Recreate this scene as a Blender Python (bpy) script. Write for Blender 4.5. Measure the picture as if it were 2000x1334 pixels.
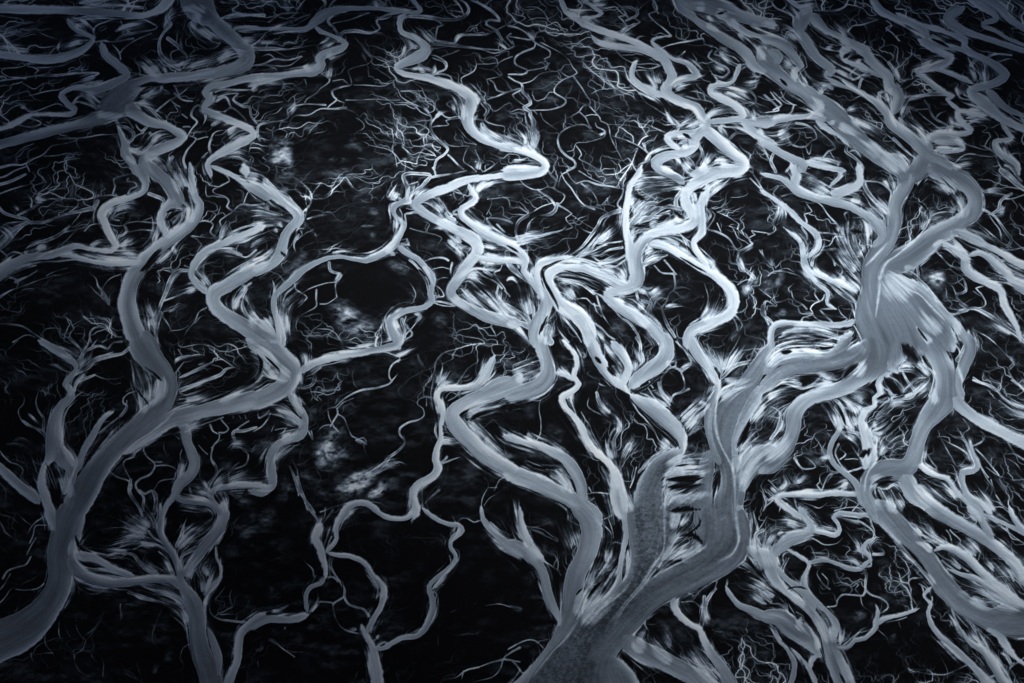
# A braided glacial river plain seen from the air: traced channels, creeks and silt bars laid out on a flat outwash plain

import numpy as np, math, random
S=1.0                       # samples per traced unit
U0,V0,U1,V1=-250.,-130.,2250.,1470.
W=int((U1-U0)*S); H=int((V1-V0)*S)
rng=np.random.default_rng(7)
f4=np.float32

def sst(a,b,x):
    t=np.clip((x-a)/(b-a),0,1); return t*t*(3-2*t)

def vnoise(cx,cy,seed=0,w=W,h=H):
    """smooth value noise over the sheet, cell size cx,cy (in samples)"""
    r=np.random.default_rng(seed)
    gw=int(w/cx)+4; gh=int(h/cy)+4
    g=r.random((gh,gw)).astype(f4)
    x=np.arange(w)/cx+1; y=np.arange(h)/cy+1
    xi=x.astype(int); yi=y.astype(int)
    fx=(x-xi); fy=(y-yi); fx=(fx*fx*(3-2*fx)).astype(f4); fy=(fy*fy*(3-2*fy)).astype(f4)
    a=g[:,xi]*(1-fx)+g[:,xi+1]*fx
    return a[yi]*(1-fy[:,None])+a[yi+1]*fy[:,None]
def fbm(cx,cy,seed,o=4):
    s=0;a=1;t=0
    for i in range(o):
        s=s+a*vnoise(max(cx/2**i,1.),max(cy/2**i,1.),seed+i*17); t+=a; a*=.55
    return s/t
_tab=np.random.default_rng(99).random((256,256)).astype(f4)
def pnoise(x,y,seed=0):
    """value noise at arbitrary coordinates"""
    x=x+seed*37.3; y=y+seed*11.7
    xi=np.floor(x).astype(np.int64); yi=np.floor(y).astype(np.int64)
    fx=x-xi; fy=y-yi; fx=fx*fx*(3-2*fx); fy=fy*fy*(3-2*fy)
    a=_tab[yi&255,xi&255]; b=_tab[yi&255,(xi+1)&255]; c=_tab[(yi+1)&255,xi&255]; d=_tab[(yi+1)&255,(xi+1)&255]
    return (a*(1-fx)+b*fx)*(1-fy)+(c*(1-fx)+d*fx)*fy

def catmull(P,step):
    P=np.asarray(P,float)
    if len(P)<2: return P
    Q=np.vstack([2*P[0]-P[1],P,2*P[-1]-P[-2]]); out=[]
    for i in range(1,len(Q)-2):
        a,b,c,d=Q[i-1],Q[i],Q[i+1],Q[i+2]
        n=max(2,int(math.hypot(*(c-b)[:2])/step))
        t=(np.arange(n)/n)[:,None]
        m0=(c-a)*.5; m1=(d-b)*.5
        out.append((2*t**3-3*t*t+1)*b+(t**3-2*t*t+t)*m0+(-2*t**3+3*t*t)*c+(t**3-t*t)*m1)
    out.append(P[-1:]); return np.vstack(out)

def parse(tiles):
    strokes=[]
    for (ox,oy),txt in tiles.items():
        for line in txt.strip().splitlines():
            if '|' not in line: continue
            h,p=line.split('|'); h=h.split(); pts=[q.split(',') for q in p.split()]
            k=h[0]
            xy=[(ox+2.5*float(q[0])*1.0,oy+2.5*float(q[1])) for q in pts]
            n=len(xy)
            if k[0]=='R': w=[float(q[2]) for q in pts]; ex=None
            elif k=='C': w=list(np.linspace(float(h[1]),float(h[2]),n)); ex=None
            elif k=='S':
                w=[float(h[1])]*n; ex=None
                dx,dy=xy[-1][0]-xy[-2][0],xy[-1][1]-xy[-2][1]
                xy[-1]=(xy[-1][0]+.45*dx,xy[-1][1]+.45*dy)
            elif k=='L': w=[float(h[1])]*n; ex=None
            elif k=='G': w=[float(h[1])]*n; ex=float(h[2])
            elif k=='B':
                w=[float(h[1])]*n; ex=None
                (xa,ya),(xb,yb)=xy[0],xy[-1]
                l=math.hypot(xb-xa,yb-ya)+1e-6; g=float(h[1])*.55
                xy=[(xa-(xb-xa)/l*g,ya-(yb-ya)/l*g)]+xy[1:-1]+[(xb+(xb-xa)/l*g,yb+(yb-ya)/l*g)]
            if k[0] in 'RC' and n>1:
                xy=[tuple(a) for a in xy]
                for end in (0,-1):
                    (x,y),(x2,y2)=(xy[0],xy[1]) if end==0 else (xy[-1],xy[-2])
                    if -3<x<2003 and -3<y<1337: continue
                    l=math.hypot(x-x2,y-y2)+1e-6; dx,dy=(x-x2)/l,(y-y2)/l
                    if y<0 and dy>-.5: dx,dy=dx*.8,-.6
                    r=random.Random(int(x*7+y*13)); ph=r.random()*6; am=w[end]*.8+8
                    ext=[]
                    for j in range(1,9):
                        s=j*36.; wob=am*(math.sin(s/55+ph)-math.sin(ph))*min(1,j/3)
                        ext.append((x+dx*s-dy*wob,y+dy*s+dx*wob))
                    we=[w[end]*(1+.15*math.sin(j+ph)) for j in range(8)]
                    if end==0: xy=ext[::-1]+xy; w=we[::-1]+list(w)
                    else: xy=xy+ext; w=list(w)+we
            strokes.append((k,np.array([(a,b,c) for (a,b),c in zip(xy,w)]),ex))
    return strokes

DRY=[(570,330,110,70),(600,500,40,60),(1800,1270,120,70),(690,560,140,70),(740,880,110,120),(540,1120,100,70),(860,1150,170,120),(1090,850,70,70),(1690,1240,110,100),(330,1260,140,70),(640,1290,130,60),(640,290,90,40),(190,580,170,50),(690,420,130,60),(1290,200,70,50),(1430,130,40,40),(60,800,60,60),(60,1080,50,50),(470,560,60,40),(1440,1180,60,90),(980,1270,90,60),(400,900,40,50),(640,700,60,40),(1370,580,60,40)]
def box(a,r):
    for ax in (0,1):
        for _ in range(2):
            p=np.concatenate([np.repeat(a.take([0],ax),r+1,ax),a,np.repeat(a.take([-1],ax),r,ax)],ax)
            c=np.cumsum(p,ax,dtype=np.float64); n=a.shape[ax]
            a=((c.take(range(2*r+1,2*r+1+n),ax)-c.take(range(0,n),ax))/(2*r+1)).astype(f4)
    return a
def build(tiles, river_tone):
    st=parse(tiles)
    BIG=f4(1e6)
    SD=np.full((H,W),BIG,f4); V=np.zeros((H,W),f4); UU=np.zeros((H,W),f4); HW=np.ones((H,W),f4); ID=np.full((H,W),-1,np.int16)
    CD=np.zeros((H,W),f4); CW=np.full((H,W),BIG,f4); CI=np.full((H,W),-1,np.int16); ncr=0
    LN=np.zeros((H,W),f4); P=np.zeros((H,W),f4); G=np.zeros((H,W),f4); B=np.full((H,W),-1,f4); CG=np.zeros((H,W),f4)
    OC=np.zeros((H,W),f4); OS=np.zeros((H,W),f4); OW=np.full((H,W),1e-6,f4)
    names=[]; 
    body=np.vstack([catmull(p,12.) for k,p,e in st if k[0] in 'RC']); own=np.concatenate([[i]*len(catmull(p,12.)) for i,(k,p,e) in enumerate(st) if k[0] in 'RC'])
    ends={}
    for si,(k,pts,ex) in enumerate(st):      # is each creek end free, or does it meet another stream?
        if k[0]!='C': continue
        r=[]
        for e in (pts[0],pts[-1]):
            d=np.hypot(body[:,0]-e[0],body[:,1]-e[1])-body[:,2]*.5
            d[own==si]=99; r.append(d.min()>9)
        ends[si]=r
    for si,(k,pts,ex) in enumerate(st):
        q=catmull(pts,7. if k[0]!='C' else 5.)
        q=q.copy(); q[:,0]=(q[:,0]-U0)*S; q[:,1]=(q[:,1]-V0)*S; q[:,2]=np.maximum(q[:,2],.5)*S*.5
        n=len(q)
        vv=np.clip(q[:,1]/S+V0,0,1334)/1334
        if k[0]=='R': q[:,2]*=.78+.18*vv**.7
        if k=='C': q[:,2]*=.70+.22*vv
        if k[0]=='C':     # small natural wander and swelling
            ph=rng.random(4)*6.28
            s=np.arange(n)*5.
            L=np.hypot(*(q[-1,:2]-q[0,:2]))+1
            env=np.sin(np.linspace(0,math.pi,n))
            d=np.gradient(q[:,:2],axis=0); d/=np.linalg.norm(d,axis=1)[:,None]+1e-6
            a=(.8*np.sin(s/23+ph[0])+.8*np.sin(s/11+ph[1]))*env*S
            q[:,0]-=d[:,1]*a; q[:,1]+=d[:,0]*a
            q[:,2]*=1+.28*np.sin(s/31+ph[2])+.15*np.sin(s/13+ph[3])
            far=np.minimum(np.arange(n),np.arange(n)[::-1]*1.)/max(3.,n*.12)
            q[:,2]*=.06+.94*np.minimum(1,np.arange(n)[::-1]/max(2.,n*.55)+.0) if ends[si][1] else 1.
            q[:,2]*=.06+.94*np.minimum(1,np.arange(n)/max(2.,n*.55)) if ends[si][0] else 1.
        if k[0]=='R':
            s0=np.concatenate([[0],np.cumsum(np.hypot(*np.diff(q[:,:2],axis=0).T))])
            for sarr,wq in ((s0,q[0,2]),(s0[-1]-s0,q[-1,2])):
                q[:,2]*=sst(-.35,1.,sarr/max(10*S,1.3*wq))*.8+.2
        if k=='C': ncr+=1
        seg=np.diff(q[:,:2],axis=0); ln=np.hypot(seg[:,0],seg[:,1])+1e-6
        cum=np.concatenate([[0],np.cumsum(ln)]); tot=cum[-1]
        uoff=rng.random()*5000
        if k[0]=='R':
            if k not in names: names.append(k)
            rid=names.index(k)
        for i in range(n-1):
            x0,y0,w0=q[i]; x1,y1,w1=q[i+1]; wm=max(w0,w1)
            pad = wm+ (42*S if k[0]=='R' else (10*S if k=='C' else max(14*S,wm*1.2)))
            xa=max(int(min(x0,x1)-pad),0); xb=min(int(max(x0,x1)+pad)+2,W)
            ya=max(int(min(y0,y1)-pad),0); yb=min(int(max(y0,y1)+pad)+2,H)
            if xa>=xb or ya>=yb: continue
            X=np.arange(xa,xb,dtype=f4)[None,:]-f4(x0); Y=np.arange(ya,yb,dtype=f4)[:,None]-f4(y0)
            tx,ty=seg[i]/ln[i]; tx=f4(tx);ty=f4(ty)
            al=X*tx+Y*ty; t=np.clip(al/f4(ln[i]),0,1)
            cr=Y*tx-X*ty
            du=al-t*f4(ln[i])
            d=np.sqrt(cr*cr+du*du)
            hw=f4(w0)+t*f4(w1-w0)
            sl=(slice(ya,yb),slice(xa,xb))
            if k[0]=='R':
                sd=d-hw
                m=sd<SD[sl]
                SD[sl][m]=sd[m]; HW[sl][m]=hw[m]; ID[sl][m]=rid
                V[sl][m]=(np.sign(cr)*d/hw)[m]; UU[sl][m]=(cum[i]+t*ln[i]+uoff)[m]
                ow=np.exp(-np.maximum(sd,0)/f4(8*S)).astype(f4)*1.5
            elif k=='C':
                e=(d-hw)
                m=e<CW[sl]; CW[sl][m]=e[m]; CI[sl][m]=ncr
                cg=np.exp(-np.maximum(e,0)/f4(1.0+hw*.8))
                CG[sl]=np.maximum(CG[sl],cg)
                ow=np.exp(-np.maximum(e,0)/f4(3*S)).astype(f4)*.6
            else:
                f=(cum[i]+t*ln[i])/tot
                if k=='S':
                    pr=np.minimum(1,f*7+.25)*np.minimum(1,(1-f)*1.6)
                    hh=hw*(.45+.95*pr)
                    v=(1-(d/hh)**2)*(.35+.65*pr); P[sl]=np.maximum(P[sl],v)
                    ow=np.exp(-np.maximum(d-hh,0)/f4(6*S)).astype(f4)*2
                elif k=='L':
                    v=np.exp(-(d/(hw*(1+.35*math.sin(i*.5))))**2)*np.sin(np.pi*np.clip(f*.94+.03,0,1))**.5; LN[sl]=np.maximum(LN[sl],v)
                    ow=np.exp(-d/(3*S)).astype(f4)*2
                elif k=='G':
                    pr=np.sin(np.pi*np.clip(f*.8+.1,0,1))
                    v=np.clip(1-(d/(hw*1.25)),0,1); v=v*v*(3-2*v)*pr*ex/100; G[sl]=np.maximum(G[sl],v)
                    ow=np.exp(-d/hw).astype(f4)*.2
                else:
                    pr=np.sqrt(np.clip(np.sin(np.pi*np.clip(f,0.02,.98)),0,1))
                    v=(hw*pr-d)/hw; B[sl]=np.maximum(B[sl],v)
                    ow=np.exp(-np.maximum(d-hw,0)/f4(5*S)).astype(f4)
            c2=tx*tx-ty*ty; s2=2*tx*ty
            OC[sl]+=ow*c2; OS[sl]+=ow*s2; OW[sl]+=ow
    # --- fine combed hairs of silt leaving the banks, joining downstream at a narrow angle
    HR=np.zeros((H,W),f4)
    hr=random.Random(21)
    def hair(x,y,ang,length,w,b,curl):
        n=max(4,int(length/5)); px_,py_=x,y
        wob=hr.uniform(0,6)
        for j in range(n):
            a=ang+curl*(j/n)+.35*math.sin(wob+j*.9)*min(1,j/2)
            nx_=px_+math.cos(a)*length/n; ny_=py_+math.sin(a)*length/n
            yield px_,py_,nx_,ny_,w*(1-.85*j/n),b*(1-.6*j/n)
            px_,py_=nx_,ny_
    def splat(it):
        for x0,y0,x1,y1,w_,b_ in it:
            pad=w_+2.2
            xa=max(int(min(x0,x1)-pad),0); xb=min(int(max(x0,x1)+pad)+2,W)
            ya=max(int(min(y0,y1)-pad),0); yb=min(int(max(y0,y1)+pad)+2,H)
            if xa>=xb or ya>=yb: continue
            X=np.arange(xa,xb,dtype=f4)[None,:]-f4(x0); Y=np.arange(ya,yb,dtype=f4)[:,None]-f4(y0)
            dx,dy=x1-x0,y1-y0; l2=dx*dx+dy*dy+1e-6
            t=np.clip((X*f4(dx)+Y*f4(dy))/f4(l2),0,1)
            d=np.hypot(X-t*f4(dx),Y-t*f4(dy))
            v=f4(b_)*np.clip((f4(w_)+.6-d)/1.2,0,1)
            HR[ya:yb,xa:xb]=np.maximum(HR[ya:yb,xa:xb],v)
    for si,(k,pts,ex) in enumerate(st):
        if k[0] not in 'RCS': continue
        if k=='S':
            q=catmull(pts,4.); w_=q[0,2]; n=len(q)
            nh=int(6+w_*.55)
            for j in range(nh):
                o=(j+.5)/nh*2-1; o+=hr.uniform(-.12,.12)
                i0=int(hr.uniform(0,.30)*n); i1=int(hr.uniform(.62,1.0)*n)
                if i1-i0<3: continue
                ww=hr.uniform(.5,1.25)*S; b=hr.uniform(.55,1.0); wb=hr.uniform(0,6); am=hr.uniform(.03,.10)
                P0=None; segs=[]
                for i in range(i0,i1):
                    t=(i-i0)/(i1-i0); a=q[min(i+1,n-1),:2]-q[max(i-1,0),:2]; l=math.hypot(*a)+1e-6
                    sp=w_*.5*(o*(.28+.85*t**.8)+am*math.sin(wb+t*5))
                    p=((q[i,0]-a[1]/l*sp-U0)*S,(q[i,1]+a[0]/l*sp-V0)*S)
                    if P0: segs.append((P0[0],P0[1],p[0],p[1],ww*(1.25-1.1*t),b*(1-.55*t)))
                    P0=p
                splat(segs)
        q=catmull(pts,6.)
        d=np.gradient(q[:,:2],axis=0); dl=np.linalg.norm(d,axis=1)+1e-6; d/=dl[:,None]
        acc=0
        ph=hr.uniform(0,6)
        for i in range(1,len(q)-1):
            x,y,w_=q[i]; tx,ty=d[i]
            if ty>0 or (abs(ty)<.15 and hr.random()<.5): tx,ty=-tx,-ty      # look upstream (away from the camera)
            for sgn in (1,-1):
                act=.5+.5*math.sin(i*.19+ph+sgn*1.3)+.35*math.sin(i*.43+ph*2-sgn)
                pr={'R':.22,'C':.06,'S':.5}[k[0]]*max(0,act)**2
                if hr.random()>pr: continue
                wob=hr.uniform(.25,1.0)
                a=math.atan2(ty,tx)+sgn*wob
                off=(w_*.5-1)*(1 if k[0]!='S' else hr.uniform(0,.7))
                bx,by=x-ty*sgn*off,y+tx*sgn*off
                bx,by=(bx-U0)*S,(by-V0)*S
                ln_={'R':hr.uniform(12,46),'C':hr.uniform(7,22),'S':hr.uniform(12,40)}[k[0]]*S*(.55+.45*min(1,y/900+.35))
                ww=hr.uniform(.25,.85)*S*(1.4 if k[0]=='R' and hr.random()<.25 else 1)
                b=hr.uniform(.35,.85); cu=-sgn*hr.uniform(-.2,.8)
                splat(hair(bx,by,a,ln_,ww,b,cu))
                if hr.random()<.4:       # a fork
                    j=hr.uniform(.25,.6); splat(hair(bx+math.cos(a)*ln_*j,by+math.sin(a)*ln_*j,a+hr.choice((-.6,.6)),ln_*.6,ww*.7,b*.8,cu))
    # fill the flow direction everywhere by pyramid averaging
    def down(a): 
        h,w=a.shape; h2,w2=h//2*2,w//2*2
        return .25*(a[0:h2:2,0:w2:2]+a[1:h2:2,0:w2:2]+a[0:h2:2,1:w2:2]+a[1:h2:2,1:w2:2])
    def up(a,h,w):
        y=np.clip((np.arange(h)+.5)/2-.5,0,a.shape[0]-1); x=np.clip((np.arange(w)+.5)/2-.5,0,a.shape[1]-1)
        yi=np.minimum(y.astype(int),a.shape[0]-2); xi=np.minimum(x.astype(int),a.shape[1]-2)
        fy=(y-yi).astype(f4)[:,None]; fx=(x-xi).astype(f4)[None,:]
        b=a[:,xi]*(1-fx)+a[:,xi+1]*fx
        return b[yi]*(1-fy)+b[yi+1]*fy
    lev=[(OC,OS,OW)]
    for _ in range(7): lev.append(tuple(down(a) for a in lev[-1]))
    c,s,w=lev[-1]
    for l in range(6,-1,-1):
        a,b,ww=lev[l]; h,wd=a.shape
        c=a+up(c,h,wd)*.08; s=b+up(s,h,wd)*.08; w=ww+up(w,h,wd)*.08
    th=.5*np.arctan2(s,c)
    th=th+(fbm(60*S,26*S,31,3)-.5)*1.3*np.exp(-np.minimum(OW,30)*.8)
    DX=np.cos(th).astype(f4); DY=np.sin(th).astype(f4)
    # --- thread-thin rivulets: drops wander down the plain along a turbulent flow and gather into threads
    TR=np.zeros((H,W),f4)
    C2=np.zeros((H,W),f4); C2=box(np.cos(2*th).astype(f4),int(45*S)); S2=box(np.sin(2*th).astype(f4),int(45*S))
    t0=.5*np.arctan2(S2,C2); dwn=np.where(np.sin(t0)<0,-1,1); bx=np.cos(t0)*dwn*.8; by=np.sin(t0)*dwn*.8+.45
    t0=np.arctan2(by,bx).astype(f4)
    cw=np.minimum(SD+1.0,CW+.6).ravel()
    for seed,cx,cy,A,npart,steps,gain in ((41,52,34,.95,18000,330,1.),(43,30,21,1.15,24000,260,.9),(47,22,15,1.2,30000,200,.8),(53,36,25,1.1,24000,260,.9),(59,17,12,1.25,32000,140,.75),(67,12,8,1.2,42000,110,.75)):
        r=np.random.default_rng(seed)
        n=fbm(cx*S,cy*S,seed,4); n=(n-n.mean())/n.std()
        a_=(t0+np.clip(n*A*.85,-1.7,1.7)).ravel()
        gx=np.cos(a_).astype(f4)*.85; gy=np.sin(a_).astype(f4)*.65
        x=r.random(npart).astype(f4)*(W-4)+1; y=r.random(npart).astype(f4)*(H-4)+1
        live=np.ones(npart,bool); acc=np.zeros(H*W,f4)
        for k in range(steps):
            idx=(y+.5).astype(np.int32)*W+(x+.5).astype(np.int32)
            live&=cw[idx]>0
            x=np.clip(x+live*gx[idx],1,W-3); y=np.clip(y+live*gy[idx],1,H-3)
            if k>steps*.16:
                X1=x[live]; Y1=y[live]; xi=X1.astype(np.int32); yi=Y1.astype(np.int32); fx=X1-xi; fy=Y1-yi; b=yi*W+xi
                for o,wg in ((0,(1-fx)*(1-fy)),(1,fx*(1-fy)),(W,(1-fx)*fy),(W+1,fx*fy)):
                    acc+=np.bincount(b+o,weights=wg,minlength=H*W)[:H*W].astype(f4)
        acc=acc.reshape(H,W)
        TR=np.maximum(TR,gain*np.clip(np.log1p(acc*.8)/4.-.12,0,1))
    def lic(N,L,step,raw=False):
        acc=N.copy(); wt=1.
        I=np.arange(H*W,dtype=np.int32)
        Nf=N.ravel(); dxf=DX.ravel(); dyf=DY.ravel()
        gx0=np.tile(np.arange(W,dtype=f4),H); gy0=np.repeat(np.arange(H,dtype=f4),W)
        out=Nf.copy(); tot=1.
        for sgn in (1,-1):
            x=gx0.copy(); y=gy0.copy(); px=dxf*sgn; py=dyf*sgn
            for k in range(L):
                x+=px*step; y+=py*step
                xi=np.clip(x+.5,0,W-1).astype(np.int32); yi=np.clip(y+.5,0,H-1).astype(np.int32)
                idx=yi*W+xi
                ww=.5+.5*math.cos(math.pi*(k+1)/(L+1))
                out+=Nf[idx]*f4(ww); tot+=ww
                nx=dxf[idx]; ny=dyf[idx]
                sg=np.where(nx*px+ny*py<0,f4(-1),f4(1)); px=nx*sg; py=ny*sg
        o=(out/f4(tot)).reshape(H,W)
        if raw: return o
        o=(o-o.mean())/(o.std()+1e-6)
        return o
    n1=vnoise(1.7,1.7,54); lf=lic(n1,20,1.)
    n2=vnoise(4.2,3.4,55); lc=lic(n2,30,1.6)
    return dict(LN=LN,TR=TR,HR=HR,CI=CI,lic=lic,SD=SD,V=V,UU=UU,HW=HW,ID=ID,CW=CW,CG=CG,P=P,G=G,B=B,DX=DX,DY=DY,lf=lf,lc=lc,names=names)

def compose(F,river_tone):
    SD,V,UU,HW,ID,CW,CG,P,G,B,HR,TR,lf,lc=[F[k] for k in 'SD V UU HW ID CW CG P G B HR TR lf lc'.split()]
    side=np.sign(V)
    grain=rng.standard_normal((H,W)).astype(f4)
    # --- black sand plain with faint silt wisps
    big=fbm(110*S,54*S,3,4); med=fbm(26*S,12*S,8,4); fine=fbm(8*S,5*S,12,3)
    wis=sst(.36,.70,big)*sst(.32,.80,med+.02*lc)*(.6+.7*fine)
    val=.090+.18*wis
    g=G*np.clip(.62+.06*lc+1.8*(med-.45)+1.0*(fine-.5),.0,1.4)
    val=np.maximum(val,.045+1.25*g)
    # --- thread-thin rivulets, absent from the dry black flats
    gu=(U0+np.arange(W)/S)[None,:]; gv=(V0+np.arange(H)/S)[:,None]
    dry=np.ones((H,W),f4)
    for (cx,cy,rx,ry) in DRY:
        dry=np.minimum(dry,sst(.55,1.25,np.sqrt(((gu-cx)/rx)**2+((gv-cy)/ry)**2)+.9*(med-.45)).astype(f4))
    near=box(np.maximum(sst(.45,-.85,CW),sst(.8,-.8,SD)),int(16*S))
    dens=(.25+.75*dry)*np.clip(.35+sst(.38,.62,fbm(130*S,70*S,77,3))*.8+1.5*near,0,1.25)
    strong=sst(.45,.95,TR)
    tb=np.maximum(np.maximum(TR,1.7*box(TR,1)*sst(.2,.6,TR)),1.9*box(strong,1)*sst(.22,.55,fbm(40*S,28*S,412,3)))
    far=np.maximum(sst(620,120,gv),sst(1180,1750,gu)*.9).astype(f4)
    dens=dens*(1+.7*far)+.35*far*dry
    dens=dens*(1-.55*sst(700,950,gv)*sst(1350,1000,gu))
    tb=np.clip(tb,0,1.1)*np.clip(dens,0,1.6)*(.62+.55*fbm(26*S,18*S,410,3))
    halo=box(box(TR,int(2*S)),int(4*S))*dens*(.4+.8*fine+.08*lc)
    val=np.maximum(val,.05+1.02*tb)
    val=np.maximum(val,.05+.95*np.clip(halo,0,.36))
    # --- silt beside the channels, combed along the flow
    an=pnoise(UU/(80*S),side*3.7+ID*1.7,2)
    amp=sst(.3,.8,an)
    ps=(.62+.5*np.clip((np.arange(H)/S+V0)/1334,0,1)).astype(f4)[:,None]
    L=(2.5+16*amp)*S*ps
    Pa=np.exp(-np.maximum(SD,0)/L)*(.25+.75*amp)*(SD<40*S)
    ca=sst(.45,-.85,CW)
    sidea=pnoise(UU/(120*S),side*5.3+ID*2.9,9)
    loose=sst(.35,.75,1-sidea)
    SDn=SD+((fbm(7*S,5*S,800,2)-.5)*(.7+2.0*loose)+(fbm(19*S,14*S,810,2)-.5)*2.4)*S
    ew=.6+2.4*loose*S
    ra=sst(ew,-ew*.8,SDn)
    P=P*(.55+.45*sst(.04,.22,near))
    occ=np.maximum(np.maximum(ca*.7,ra*.8),np.clip(P,0,1)*1.05)
    o1=box(occ,int(5*S)); o2=box(o1,int(9*S))
    pot=np.maximum(np.maximum(P*.9,Pa*.85),np.clip(o2*1.30,0,.62))
    tx=.10*lc+.06*lf+.35*(med-.45)
    e=pot+tx*sst(.02,.3,pot)*(1-.45*np.clip(P,0,1))
    soft=sst(.10,1.0,e); crisp=sst(.50,.92,e)
    sv=.10+.46*soft+.22*crisp*np.clip(np.maximum(P,Pa*.7),0,1)
    sv=sv*(1+.08*lc*sst(.1,.5,pot)+.05*lf)
    val=np.maximum(val,val*(1-soft)+sv*soft)
    # --- hairs
    att=sst(.04,.22,near)
    HR=HR*(.45+.55*att)
    hv=.20+.52*HR+.08*np.clip(pot,0,1)
    ha=np.clip(HR*1.5,0,.9)*sst(.0,.35,HR)
    val=np.maximum(val,val*(1-ha)+hv*ha)
    # --- creeks: pale edges, greyer thread, uneven load of silt
    cn=fbm(36*S,24*S,600,3); cf=fbm(9*S,7*S,640,2)
    cmid=sst(-1.2*S,-4*S,CW)
    cv=.53+.40*(cn-.5)+.22*(cf-.5)+.05*lc+.03*lf+.14*np.exp(-((CW+.9)/.8)**2)*sst(1.5,4,-box(np.minimum(CW,0),3)*4)-.05*cmid+.16*np.clip(o1-.42,0,.5)
    ca=ca*np.clip(.72+1.6*(cn-.38),.45,1)
    val=val*(1-ca)+np.maximum(cv,val*.85)*ca
    # --- rivers
    tone=np.asarray(river_tone,f4)[np.clip(ID,0,None)]
    V=V+.7*(pnoise(UU/(170*S),ID*1.9,14)-.5)
    fl=(pnoise(UU/(150*S),V*2.2+ID*5.1,4)-.5)*.5+(pnoise(UU/(110*S),V*4.5+ID*3.3,5)-.5)*.16
    k1=np.clip((1-box(ra,max(1,int(1.5*S))))*2,0,1); k2=np.clip((1-box(ra,int(5*S)))*2.,0,1); k3=np.clip((1-box(ra,int(11*S)))*1.8,0,1)
    def inwater(a,r): return box((a*ra).astype(f4),r)/np.maximum(box(ra,r),.02)
    base=inwater(inwater(tone,int(12*S))*(1+.34*fl+.30*(fbm(190*S,120*S,950,3)-.5))+.22*loose*k3,int(3*S))
    base=base-.085*(1-k3)*sst(9,22,HW/S)+.03*(1-sst(9,22,HW/S))
    rv=base+tone*(.010*lf+.022*lc)-.15*(1-loose)*np.clip(k2-k1,0,1)*sst(5,14,HW/S)+.10*k1*(.4+loose)
    ripple=fbm(2.4,1.8,700,2)-.5; rip2=fbm(7,5,710,3)-.5
    speck=sst(.535,.46,inwater(tone,int(12*S)))*(.12*ripple+.16*rip2)*sst(.8,.2,k3)*ra
    rv=rv+.24*F['LN']*(.6+.8*fine)
    inS=sst(.15,1.,P+.10*lc+.05*lf)
    rv=rv*(1-inS*.7)+(.80+.03*lc)*inS*.7
    val=val*(1-ra)+rv*ra
    # --- dark islands with silt rims
    bb=B+.20*lc+.13*lf
    bm=sst(-.05,.6,bb)
    ring=np.clip(box(bm,2)*2.2,0,1)*(1-bm)
    val=np.maximum(val,(.50+.16*fine)*ring*sst(.0,.3,ring))
    dark=.09+.34*sst(.38,.9,med+.10*lc+.05*lf)*sst(1.,.0,B)
    val=val*(1-bm)+dark*bm
    lw=.45*(1-.75*ca*(1-ra))
    val=(1-lw)*val+lw*F['lic'](val.astype(f4),3,.9,True)
    val=val+speck*(1-bm)
    val=val+.55*(val-box(val,1))+.18*(val-box(val,7))
    val=np.clip(val,0,1); val=.55*val+.45*val*val*(3-2*val)
    ex=np.minimum(np.minimum(np.arange(W),np.arange(W)[::-1])[None,:],np.minimum(np.arange(H),np.arange(H)[::-1])[:,None])
    ef=sst(2,60*S,ex).astype(f4); val=val*ef+.06*(1-ef)      # silt thins out toward the rim of the modelled reach
    return np.clip(val+grain*(.006+.016*val),.03,.98).astype(f4), ra*(1-bm)

# traced lines per tile of the plain: kind [widths] | x,y[,width] ...   R river, C creek, S silt plume, G grey wisp, B black island
TILES={}

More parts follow.
